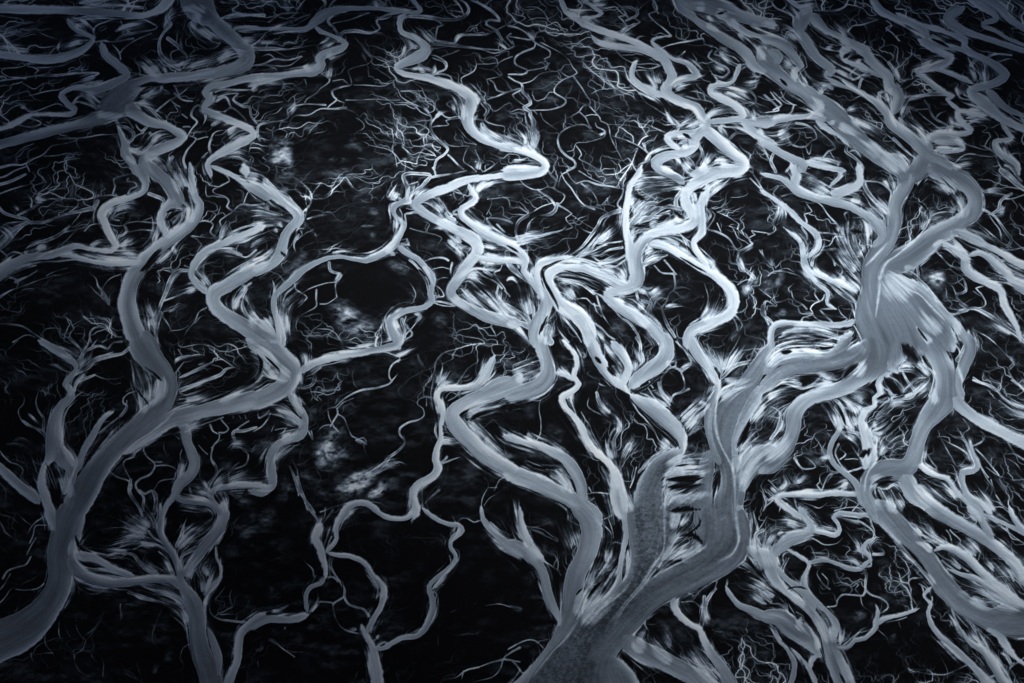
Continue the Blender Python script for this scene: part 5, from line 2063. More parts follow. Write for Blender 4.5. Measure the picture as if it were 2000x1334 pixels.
TILES[(1500,0)]='''Rq|-6,38,30 0,50,40 10,60,34 20,67,32 30,72,34 40,80,44 50,88,46 60,98,46 70,108,40 80,117,36 92,126,32 104,134,24
Rq2|-6,30,20 8,33,22 17,40,24 22,47,20 26,51,14 20,56,14 22,64,18
Rq2|4,50,20 8,44,22 0,40,30
Rp|-6,96,14 10,93,16 25,91,12 35,90,16 46,88,30
Rp|50,88,20 40,94,16 46,100,12 56,106,10 62,112,10
Ru|12,-4,10 22,4,12 31,8,22 28,13,34 25,18,34 24,24,26 29,31,24 33,38,24 40,46,20 47,51,20 50,55,16 46,58,14 50,62,14 60,66,14 70,71,12 80,77,12 88,83,18 93,89,18 96,96,24 105,103,26 114,110,26 122,118,30 130,124,32 142,132,30 148,138,28
Rv|33,11,24 39,17,24 46,24,16 56,28,14 66,34,18 75,40,30 79,46,24 86,53,22 94,60,26 95,67,26 102,74,24 100,82,26 98,88,26
Rv|66,36,12 59,39,16 60,45,16 70,50,14 80,55,12 90,60,12
Rw|80,-4,16 87,7,22 98,13,16 110,17,14 120,22,22 124,27,34
Rw|100,10,14 115,18,12 130,22,12 145,27,10 154,31,12 153,36,16 158,41,16 170,46,16 180,53,22 185,58,22 180,63,22 172,66,20 160,69,18 160,74,22 168,80,28 176,87,26 184,93,20 192,97,18 206,103,14
Rw|120,28,12 135,35,14 150,38,12 160,42,12
Rx|118,31,18 130,38,16 142,44,16 140,48,16 128,53,16 117,56,12 124,62,14 134,70,12 144,75,10 140,77,10 146,83,8 150,86,8
Rx|125,52,10 140,56,12 152,61,12 160,65,10
Ry|152,6,40 143,10,26 141,16,26 150,22,20 162,27,14 175,31,14 190,36,14 206,41,14
Rz|154,-4,14 165,4,16 176,10,16 178,15,12 170,17,12 168,20,10 178,24,10 188,30,8 206,37,8
Rz2|165,-4,24 180,5,22 188,14,16 200,22,16 206,26,12
Raa|170,90,12 158,88,10 150,86,10 148,90,14 153,97,14 158,101,14 154,104,12 140,105,18 128,107,22 125,112,18 128,118,18
Raa|165,88,10 155,92,8
Rw3|172,70,22 178,77,20 188,85,14 206,92,10
Rbb|128,108,22 140,110,18 150,112,10 152,116,10 142,118,10 134,119,10
Rcc|182,92,10 184,99,10 190,107,10 184,109,9 177,110,10 178,116,12 185,122,14 194,128,14 196,136,14
Rll|-6,110,14 8,118,16 20,124,18 28,128,20 24,134,26
Rll|28,126,14 45,130,14 60,133,14
C 7 5|94,49 97,53 100,60 103,64 108,62 112,61
C 6 6|100,65 104,70 106,76
C 8 7|106,76 118,75 130,73 140,74
C 6 5|110,78 120,76 128,72 125,70
C 7 6|108,84 112,89 113,94
C 5 5|113,86 120,85 126,84 122,78
C 6 6|104,92 108,88 110,84 116,86
C 5 5|126,86 130,92 140,98
C 4 3|118,88 125,94 132,100 138,102
C 5 4|131,92 134,88 140,86
C 7 5|138,102 142,98 148,94
C 7 5|88,80 87,73 92,71
C 5 3|87,74 90,77 96,76
C 8 6|78,56 72,60 66,62 64,58 70,52
C 7 6|71,68 73,62 80,58 86,58
C 7 5|50,69 44,66 38,64 32,60 28,55
C 7 5|42,72 36,66 32,68 28,63 24,60
C 3 3|42,72 46,69 54,68 62,69
C 6 6|43,56 43,51 40,48
C 7 8|56,40 46,39 40,36 42,35
C 4 3|62,25 66,20 72,19 80,17 86,15 78,14
C 3 3|76,32 74,37 80,42 88,44 94,49
C 2 2|88,44 84,40 78,38
C 3 3|102,32 97,26 92,22 96,20
C 3 3|103,32 100,28 108,26
C 3 3|78,26 76,20 70,14
C 2 2|62,24 64,16 58,10 54,12
C 3 3|90,8 84,12 78,12 74,7 66,4 60,3
C 7 5|36,8 46,8 56,7 61,4
C 5 5|2,0 6,6 14,10 22,14
C 3 3|3,0 10,-1 14,4 10,8
C 4 4|18,24 14,22 10,24 12,29 17,26
C 8 8|13,32 15,26 20,26 24,28
C 7 5|-3,20 6,20 8,24 2,24
C 4 3|0,15 10,15
C 4 3|116,10 122,10 126,14 128,19
C 2 2|104,12 110,8 112,12
C 3 3|92,16 96,20 92,24
C 5 5|156,44 158,50 162,55 166,60 163,64
C 9 8|158,51 164,46 170,50 170,58 171,64
C 7 6|172,44 178,42 190,43
C 4 3|180,48 190,46 196,50
C 2 2|150,60 156,63
C 4 4|150,67 152,74 158,76 164,82
C 3 3|160,82 158,78 150,76 148,72
C 4 4|164,84 158,82 168,86
C 4 3|168,74 174,78 180,84
C 5 3|196,100 200,96 190,90 188,84
C 4 3|180,108 178,104 174,100
C 3 3|150,110 158,114 168,117 176,116
C 3 3|145,128 152,122 160,120 175,122 178,120 168,114
C 3 3|168,114 176,118
C 3 3|178,122 182,132
C 4 4|186,124 192,120 200,122
C 3 3|205,110 198,111 192,113
C 5 5|200,104 198,110 203,116
C 6 6|14,106 18,112 24,114 29,114 34,110 38,108 36,102 30,98 22,96
C 4 4|18,112 14,110 22,104 28,106
C 3 3|29,114 32,120 34,112
C 4 4|36,98 42,104 50,112 52,116 47,118 42,124
C 6 5|41,100 50,102 54,110 62,113 70,116
C 7 6|62,112 61,118 66,122 72,128 74,132 66,131
C 5 5|64,118 68,117 72,122
C 3 3|48,118 52,124 54,128
C 4 4|2,72 6,78 10,82 4,86
C 5 4|-3,74 4,80 8,86 -2,88
C 6 5|20,82 18,88 12,90 -4,91
C 3 3|10,72 14,78 20,82
C 3 3|14,70 10,76 4,72
C 4 4|22,82 14,80 8,76
C 10 8|4,120 2,126 6,134
C 6 5|16,120 18,128 14,134
C 10 6|98,108 108,118 116,124
C 4 3|84,98 90,102 98,110
C 5 3|72,90 84,98 92,102
S 16|40,72 44,68 52,69
S 14|30,66 28,62 26,57
S 18|21,62 20,54 12,48
S 26|18,52 14,49 10,47
S 24|37,89 38,85 33,82
S 14|42,84 40,80 36,76
S 16|62,86 68,84 74,84
S 12|65,84 70,80 72,78
S 26|86,120 84,116 76,112
S 34|100,130 92,122 84,117
S 20|108,132 100,124 96,122
S 20|130,118 136,116 150,117
S 24|124,110 118,104 112,100
S 18|122,108 116,98 110,95
S 14|102,92 106,98 112,102
S 14|152,112 148,108 140,104
S 16|140,102 144,98 142,90
S 20|146,97 150,98 155,99
S 20|170,64 168,58 170,52
S 14|162,63 160,58 156,52
S 18|156,86 164,86 170,88
S 16|150,74 148,70 150,66
S 14|104,90 106,84 110,80
S 14|94,80 92,74 96,70
S 14|102,62 100,56 97,50
S 14|124,27 116,26 108,20
S 18|126,28 134,31 142,34
S 14|141,42 136,40 130,37
S 14|120,52 124,50 130,46
S 14|61,28 56,22 50,16
S 24|60,34 58,32 56,30
S 18|58,36 66,40 72,40
S 14|70,48 72,44 68,42
S 14|52,55 56,56 66,62
S 12|78,56 72,54 68,50
S 10|45,38 50,36 52,34
S 10|24,14 20,8 14,2
S 24|26,8 30,4 40,2
S 16|28,5 32,4 40,6
S 20|16,104 12,106 6,108
S 30|8,106 14,104 17,102
S 22|4,22 2,20 -4,19
S 26|22,30 18,27 12,25
S 10|52,94 48,96 44,94
S 18|56,98 62,100 72,104
S 20|66,94 76,98 88,104
S 12|200,96 198,92 196,88
S 10|186,120 184,116 184,112
S 14|144,130 155,128 165,126
S 14|156,96 162,94 170,96
S 20|36,124 42,126 54,129
S 14|30,126 38,125 48,128
G 40 14|60,30 52,24 48,20
G 60 10|90,34 100,40 100,44
G 60 12|84,70 80,66 76,62
G 60 14|118,68 126,66
G 50 14|168,36 184,34 196,36
G 50 12|140,12 130,8 120,6
G 50 14|84,96 80,90 74,88
G 40 12|176,22 186,24 196,30
B 14|66,46 70,44 72,46
B 8|60,44 63,42
B 10|34,22 40,27 50,33
B 14|76,62 84,64 88,70
B 12|104,68 114,62
B 10|50,2 46,4
B 6|46,59 54,62 60,66
B 7|128,30 140,36
B 6|10,62 14,66
L 4|54,61 62,66 72,72 84,82
L 4|30,92 38,86 40,84
L 4|95,80 96,90 100,98
L 4|21,62 19,54 14,50
'''

TILES[(1500,333)]='''Rv|118,-8,20 112,4,24 108,12,30 102,20,30 99,28,30 99,40,30 97,48,30 92,58,34 86,64,40 82,72,44 81,82,46 82,94,54 80,104,60 82,114,80 90,124,110 98,138,120
Rw|124,-6,50 140,2,50 152,8,44 160,16,36 162,26,34 158,34,40 152,38,36 144,44,40 132,50,44 122,58,50 112,66,54 100,72,50 90,78,40 84,86,40
Rw|148,46,14 158,52,20 170,58,14 182,64,12 192,70,16 206,76,18
Rv|90,78,24 100,88,40 112,98,60 122,108,70 130,118,60 138,128,40 144,140,30
Rww|100,80,12 112,88,18 122,95,20 130,104,20 138,112,20 146,120,20 152,128,20 158,138,20
Rw5|136,56,10 146,62,14 154,68,20 154,76,20 164,84,18 174,89,16 182,94,16 184,104,16 190,114,14 194,122,10 197,132,8
Rw5|157,66,10 164,64,10 170,66,14 178,73,16 186,80,16 194,88,20 206,94,30
Rp2|18,-6,16 22,4,20 20,12,24 28,18,20 38,21,16 50,24,18 62,27,18 72,32,16 80,37,20 86,43,28 90,50,24 88,55,22 82,60,20
Rll|70,-6,12 72,4,16 70,11,18 60,15,22 53,18,20 50,16,14
Rll|48,12,9 56,4,8 54,-4,8
Rrr|-6,15,8 8,24,9 18,32,12 26,40,10 36,47,10 40,54,12 38,62,12 32,66,10 28,68,10
Rrr|12,44,4 20,51,6 26,57,10 27,65,12 29,74,16 34,82,10 38,88,8 46,94,8 46,99,6 46,104,6 53,108,6
Rrr|33,78,12 44,83,12 56,88,12 68,94,8
Ras|3,140,16 2,130,14 4,122,12 10,119,14 20,119,12 40,120,12 60,120,12 68,116,12
Rtt|-6,2,6 10,6,12 20,14,16
C 5 4|34,86 37,92 36,96 40,102
C 7 6|45,85 54,94 62,100 70,104
C 6 5|60,105 55,106 58,112 62,116 58,118
C 6 5|53,108 44,108 41,109 46,114 50,118
C 5 5|44,97 42,101 36,104 33,108 35,112 27,115 26,118
C 4 4|35,113 42,118
C 4 4|28,84 22,81 12,79 4,79 0,82
C 4 4|8,78 14,76 20,79
C 3 3|-3,70 3,73 6,76
C 6 5|34,74 36,68 42,64
C 5 6|41,62 48,62 54,62 58,68 66,74 71,78
C 4 4|41,60 48,58 52,52 58,52
C 4 4|40,54 48,55
C 4 3|38,48 46,49 54,50
C 4 4|52,74 50,68 46,64
C 5 5|54,86 58,78 52,72
C 6 5|58,50 54,42 46,34 40,26 34,23
C 5 5|62,40 60,34 62,32
C 5 5|30,54 30,50 26,44 30,40 28,34 34,32 30,26
C 3 3|32,34 40,36
C 4 4|14,26 8,32 5,40 4,46
C 5 5|0,50 6,46 4,40 8,34
C 4 4|0,60 8,58 6,54
C 4 4|8,24 4,18 8,12
C 4 3|10,20 18,18 24,18
C 4 3|10,14 16,12 18,16
C 10 10|74,8 76,14 80,20 86,26 92,31 95,34
C 4 4|72,8 80,8 88,10 96,16
C 5 4|74,18 78,24 80,28 84,32 90,36
C 4 4|80,30 86,30 90,38 86,40
C 8 7|100,16 102,10 101,4 94,0
C 5 4|88,4 94,8 98,14
C 5 5|112,80 114,74 113,70
C 10 6|112,72 116,76 117,86
C 6 6|117,85 124,91 130,98 136,106 142,112 150,111 154,108
C 4 4|130,62 136,68 142,74 148,76 153,77
C 6 5|142,76 146,80 152,84 154,94 147,97 150,102 156,107
C 4 4|150,78 144,74 146,70
C 9 8|154,108 162,108 172,113 182,120 194,128 200,134
C 8 8|150,104 156,108 150,110
C 4 4|162,108 169,106 170,102 166,96 162,92 168,90
C 2 2|166,98 160,94
C 8 6|167,30 173,33 178,37 182,42 186,48 190,54 187,59
C 8 7|176,33 180,30 181,25 184,22 190,18
C 5 5|166,16 176,15 186,13 196,14
C 4 4|170,16 180,18 188,20
C 6 6|184,22 190,22 196,20 202,18
C 5 4|190,22 194,28 192,32
C 3 3|160,38 170,46 180,55 190,60
C 4 4|172,34 176,40 180,46 182,54
C 6 5|191,54 200,62 206,66
C 4 4|182,60 188,62 200,60
C 12 12|182,0 190,6 196,12 204,18
C 8 7|185,-4 192,0 198,8
C 5 4|140,50 148,56 154,64
C 6 6|142,52 150,60 156,66
C 5 4|180,71 186,70 192,70
C 10 8|174,66 182,72 190,78 200,82
C 3 3|168,84 176,86 188,88
C 3 3|160,86 172,88
C 4 4|192,102 198,104 204,100
C 4 4|194,112 200,118 206,124
C 3 3|160,124 168,128 176,134
C 10 8|140,116 146,124 150,132
C 3 3|200,40 206,48
C 4 3|196,26 202,34
C 3 3|17,95 16,92 20,88
C 3 4|18,94 20,100 26,104 30,108
C 3 3|165,44 172,50 178,58
S 50|68,62 64,54 64,46
S 36|74,62 70,58 72,50
S 30|72,66 66,60 62,52
S 24|66,52 72,46 78,44
S 24|76,52 78,46 74,38
S 16|80,50 78,44 72,36
S 16|62,44 62,42 63,40
S 28|68,78 62,72 56,64
S 24|28,64 27,60 26,57
S 30|70,94 60,86 54,82
S 22|60,88 56,82 56,78
S 24|28,76 34,82 44,85
S 16|42,84 36,76 36,70
S 24|94,33 86,26 80,20
S 14|98,15 98,10 96,6
S 14|90,8 94,12 97,15
S 24|121,46 122,38 120,30
S 18|118,28 120,34 121,40
S 30|121,42 126,36 140,34
S 20|120,42 116,38 115,36
S 28|152,34 150,24 142,16
S 24|142,18 136,12 130,10
S 20|146,18 142,10 136,4
S 20|146,32 142,30 142,28
S 20|116,88 108,84 98,80
S 14|106,76 112,76 112,82
S 50|108,90 100,90 94,84
S 22|60,52 56,52 52,54
S 18|64,22 70,24 66,20
S 24|46,17 38,15 30,13
S 16|48,18 40,12 34,8
S 14|45,14 36,8 26,4
S 14|55,48 54,44 53,42
S 16|26,56 20,50 14,46
S 16|170,16 178,15 186,18
S 16|158,68 148,64 144,56
S 14|130,60 134,56 142,58
S 14|152,62 146,56 144,50
S 24|170,56 162,52 152,48
S 20|20,122 36,122 50,130
S 18|8,130 20,126 40,128
S 30|10,134 24,131 40,133
S 18|30,122 44,124 56,128
S 18|146,128 148,120 142,114
S 14|128,134 122,128 118,124
S 30|134,124 124,116 120,110
S 18|190,128 180,122 172,116
S 16|38,54 40,58 34,64
S 20|8,28 10,30 6,40
S 14|198,130 204,128 206,132
S 18|182,28 182,32 176,32
S 16|204,88 190,84 176,86
S 18|4,74 2,70 4,64
G 50 55|126,84 132,84 128,88
G 40 35|120,78 128,88 138,92
G 30 20|150,104 140,100 134,92
G 36 40|56,60 62,66
G 30 28|6,86 10,82 4,92
G 26 30|8,110 14,112
G 30 18|38,40 48,44
G 40 14|44,78 40,72
G 40 20|84,14 92,20
G 40 14|176,26 172,20
G 44 16|168,74 182,84
G 44 14|176,120 188,128
G 30 16|12,90 22,98
B 5|135,5 140,10 146,16
B 6|117,25 122,28 124,33
B 7|105,81 112,84
B 14|72,48 66,47
B 10|118,76 119,80
B 6|118,124 124,132
Rv|90,82,40 98,98,80 106,112,100 114,126,100 118,140,90
L 5|121,46 118,50 112,56 100,66 92,72 88,82 86,92
L 5|152,36 152,28 148,22 142,18
L 4|96,80 106,90 118,96 128,106 138,116
L 4|88,84 86,100 84,114
L 4|93,56 84,66 76,74
Rq|94,-12,30 102,-4,34 108,6,34 110,14,30
Rv|126,-14,40 118,-2,44 112,8,40
'''

TILES[(1500,667)]='''Rv|80,-8,60 84,4,70 84,14,70 78,22,50 68,30,36 58,36,32 44,40,30 32,44,30 24,50,32 20,58,34 20,66,30 18,74,30 14,82,34 6,92,40 -6,100,44
Ras|80,4,50 66,10,40 52,15,36 36,18,34 20,20,30 8,26,30 -6,38,30
Ras|64,-6,30 50,10,18 30,12,24 10,14,20 -4,24,20
Rw|120,-6,60 128,4,50 134,14,44 138,24,46 140,34,50 138,44,56 130,54,50 122,64,36 118,74,34 115,84,34 112,94,36 104,100,44 90,100,44 80,108,36 76,118,26 80,128,26 86,140,30
Rw|142,40,40 150,50,26 160,58,24 170,64,24 182,70,24 194,76,24 208,82,28
Rww|156,-6,28 158,6,26 154,16,26 150,26,24 148,34,20 152,44,20
Rw|104,100,30 110,112,36 114,120,34 124,126,26 134,131,20 144,138,18
Rw|96,24,14 88,28,12 86,34,12 88,40,10 83,44,10 83,50,10 76,54,14 73,62,14 76,70,22 78,80,26 80,90,30 76,98,26
Rw|100,22,40 92,14,40
Ruv|56,48,6 58,60,10 55,70,10 50,78,10 48,88,12 54,98,12 62,104,12 68,110,14 71,116,14 72,124,10 78,130,10
Ruw|72,118,12 64,119,10 50,118,12 36,120,12 20,119,10 8,121,10 10,126,14 18,132,14 26,138,10
Rw6|113,92,8 120,98,8 130,104,10 140,107,10 145,114,10 150,120,12 160,128,14 168,134,16
Rw7|158,78,6 160,88,8 164,96,10 160,101,12 152,102,14 152,110,12 156,120,12 166,126,12 174,134,14
C 6 6|138,70 145,74 152,76 158,83
C 4 5|152,60 155,64 157,68 152,72 154,78 158,84
C 5 5|158,82 166,78 169,74 166,70
C 3 3|132,74 140,78 148,82 156,88
C 4 3|170,74 176,76 182,80
C 5 5|124,88 128,94 132,98 130,101
C 4 4|127,100 122,96 120,92
C 3 3|135,76 140,84 144,92
C 3 3|151,102 146,96 144,92
C 3 3|162,94 168,102 176,114
C 3 3|162,84 172,94 180,104
C 3 3|165,96 172,106
C 2 2|170,98 180,104 190,108
C 3 3|174,108 180,124 188,132
C 4 4|186,72 188,80 194,88 202,94
C 4 4|184,90 194,96 200,104
C 5 5|178,120 184,130 190,134
C 8 9|206,58 196,60 184,60 176,54
C 5 5|206,55 192,50 184,44 176,36 160,30
C 5 4|200,59 190,54 180,46
C 3 3|160,28 170,34 180,40 196,48
C 2 2|162,20 176,26 180,30
C 4 5|176,0 184,8 192,18 188,22 192,30 200,38 206,46
C 7 9|190,30 198,36 206,44
C 3 3|188,20 194,12
C 5 4|148,16 150,8 146,2
C 10 8|148,14 154,2
C 5 6|108,-2 116,6 122,18 128,24 130,30 129,36 126,42
C 5 6|104,22 108,30 112,36 114,40 110,43 102,46 96,46
C 5 5|96,46 95,40 90,36 86,30
C 4 4|96,44 102,42 106,38 102,32 96,28
C 3 4|104,20 106,14 110,18 114,20
C 5 5|97,44 95,50 92,54
C 5 4|84,45 88,48 94,47 94,44
C 6 6|60,36 70,36 80,38 82,42
C 4 4|62,37 68,34 74,36 82,40
C 5 5|70,20 74,16 72,24 66,32
C 5 5|2,34 14,33 26,37 34,34 42,26
C 4 6|26,37 38,35 48,33
C 3 3|2,36 10,30 20,28
C 8 8|0,50 8,54 10,60 8,68 2,76
C 5 5|0,58 8,60 12,56
C 5 6|55,71 64,70 72,72
C 5 5|42,49 48,58 54,68
C 8 8|48,48 54,56 60,64 66,69
C 5 6|55,80 52,88 56,96 62,102
C 4 5|62,102 70,100 74,98
C 5 5|64,80 70,88 74,94
C 3 3|60,92 66,91 70,92
C 3 3|56,84 60,88 56,92
C 5 5|54,102 48,104 44,110 42,116
C 4 4|54,102 46,102 41,104 40,110 38,112 42,117
C 3 3|42,112 40,106
C 3 3|46,110 50,104
C 4 3|20,91 24,96 28,99 37,98 32,92 24,88
C 4 3|22,94 26,100 29,105
C 4 3|14,101 18,108 24,114
C 5 4|12,118 16,112 22,112 20,106
C 4 3|10,119 4,112 0,108
C 4 3|7,121 2,126 -3,129
C 3 3|10,128 8,134
C 3 3|45,70 48,73 51,76
C 2 2|46,69 50,69
C 4 4|36,74 40,77 38,82 32,84
C 4 3|20,120 22,128 24,131 30,131
C 3 3|26,125 34,128 40,130 48,124
C 4 3|52,132 60,130 74,130
C 3 3|72,124 66,132
C 6 8|85,114 92,115 98,112 104,116
C 6 6|86,116 90,124 96,132
C 5 5|96,116 100,124 104,132
C 3 3|102,118 106,126 104,132
C 3 3|118,104 128,110 138,114
C 2 2|118,108 126,116 136,120
C 2 2|140,114 150,116 146,120
C 3 3|57,116 60,112 66,114
S 40|88,76 94,80 104,80
S 26|88,88 92,80 96,72
S 28|98,78 102,74 104,70
S 24|82,66 90,62 98,56
S 22|84,60 92,54 98,48
S 26|96,50 104,48 112,50
S 30|114,38 120,36 126,32
S 24|97,42 96,36 92,30
S 18|97,42 104,38 106,34
S 20|106,44 112,42 114,36
S 18|104,20 108,18 116,20
S 30|48,34 44,28 42,24
S 20|46,33 38,35 30,37
S 22|10,12 20,8 34,10
S 18|42,10 30,6 16,6
S 30|2,16 8,8 16,6
S 12|52,2 40,1 30,4
S 24|70,24 72,20 75,16
S 16|26,33 18,31 12,30
S 50|0,84 8,80 12,74
S 30|0,44 8,42 16,40
S 26|0,54 8,48 12,50
S 24|8,70 10,64 10,58
S 26|66,69 60,60 62,50
S 20|58,68 52,58 50,50
S 30|72,54 64,50 56,44
S 20|70,66 66,60 68,54
S 22|74,48 68,44 62,42
S 18|62,73 68,76 72,78
S 24|76,94 78,86 76,78
S 20|78,92 74,88 76,86
S 22|86,114 84,108 94,108
S 22|98,132 94,122 90,116
S 18|100,124 104,128 100,132
S 18|132,48 128,38 130,28
S 20|126,26 120,20 114,8
S 30|118,112 126,122 136,128
S 22|148,122 142,116 138,112
S 20|176,134 168,120 162,112
S 12|188,120 180,108 178,100
S 14|206,52 196,50 186,44
S 20|206,60 194,56 184,48
S 14|192,14 190,12 194,16
S 20|206,40 200,34 196,26
S 20|34,88 30,86 26,84
S 16|40,92 46,90 40,88
S 18|14,126 14,130 20,132
S 18|58,116 60,110 54,112
S 10|22,120 30,116 38,116
S 14|8,116 14,112 12,106
S 10|2,114 8,120 10,122
S 12|30,104 22,110 18,102
G 60 40|64,44 68,42 74,50
G 50 24|120,106 130,116 140,126
G 50 34|116,28 122,34
G 40 22|32,88 38,94 42,96
G 40 16|66,94 64,88
G 44 20|30,106 26,110 22,112
G 44 14|140,92 150,96
G 44 14|180,96 190,104 200,110
G 40 14|130,100 126,104
G 40 16|50,128 60,124
G 40 12|190,6 180,2
G 44 20|166,120 176,128
B 26|100,38 96,34 94,32
B 18|94,70 98,67 104,60
B 26|108,6 114,12
B 14|60,27 64,22 68,20
B 10|12,8 16,8
B 22|88,110 94,108
B 16|74,88 77,86
B 8|54,50 58,58 60,64
B 10|86,44 92,42
Rv|104,-10,110 102,2,80 98,12,44 95,20,24
L 5|88,77 87,86 84,94 79,100 76,108 76,116
L 4|82,54 79,60 76,68
L 5|144,8 148,18 152,30 156,42 162,52
L 4|62,6 68,2 76,-2
L 4|128,40 128,30 130,24 124,18
L 4|14,2 6,10 2,18
'''

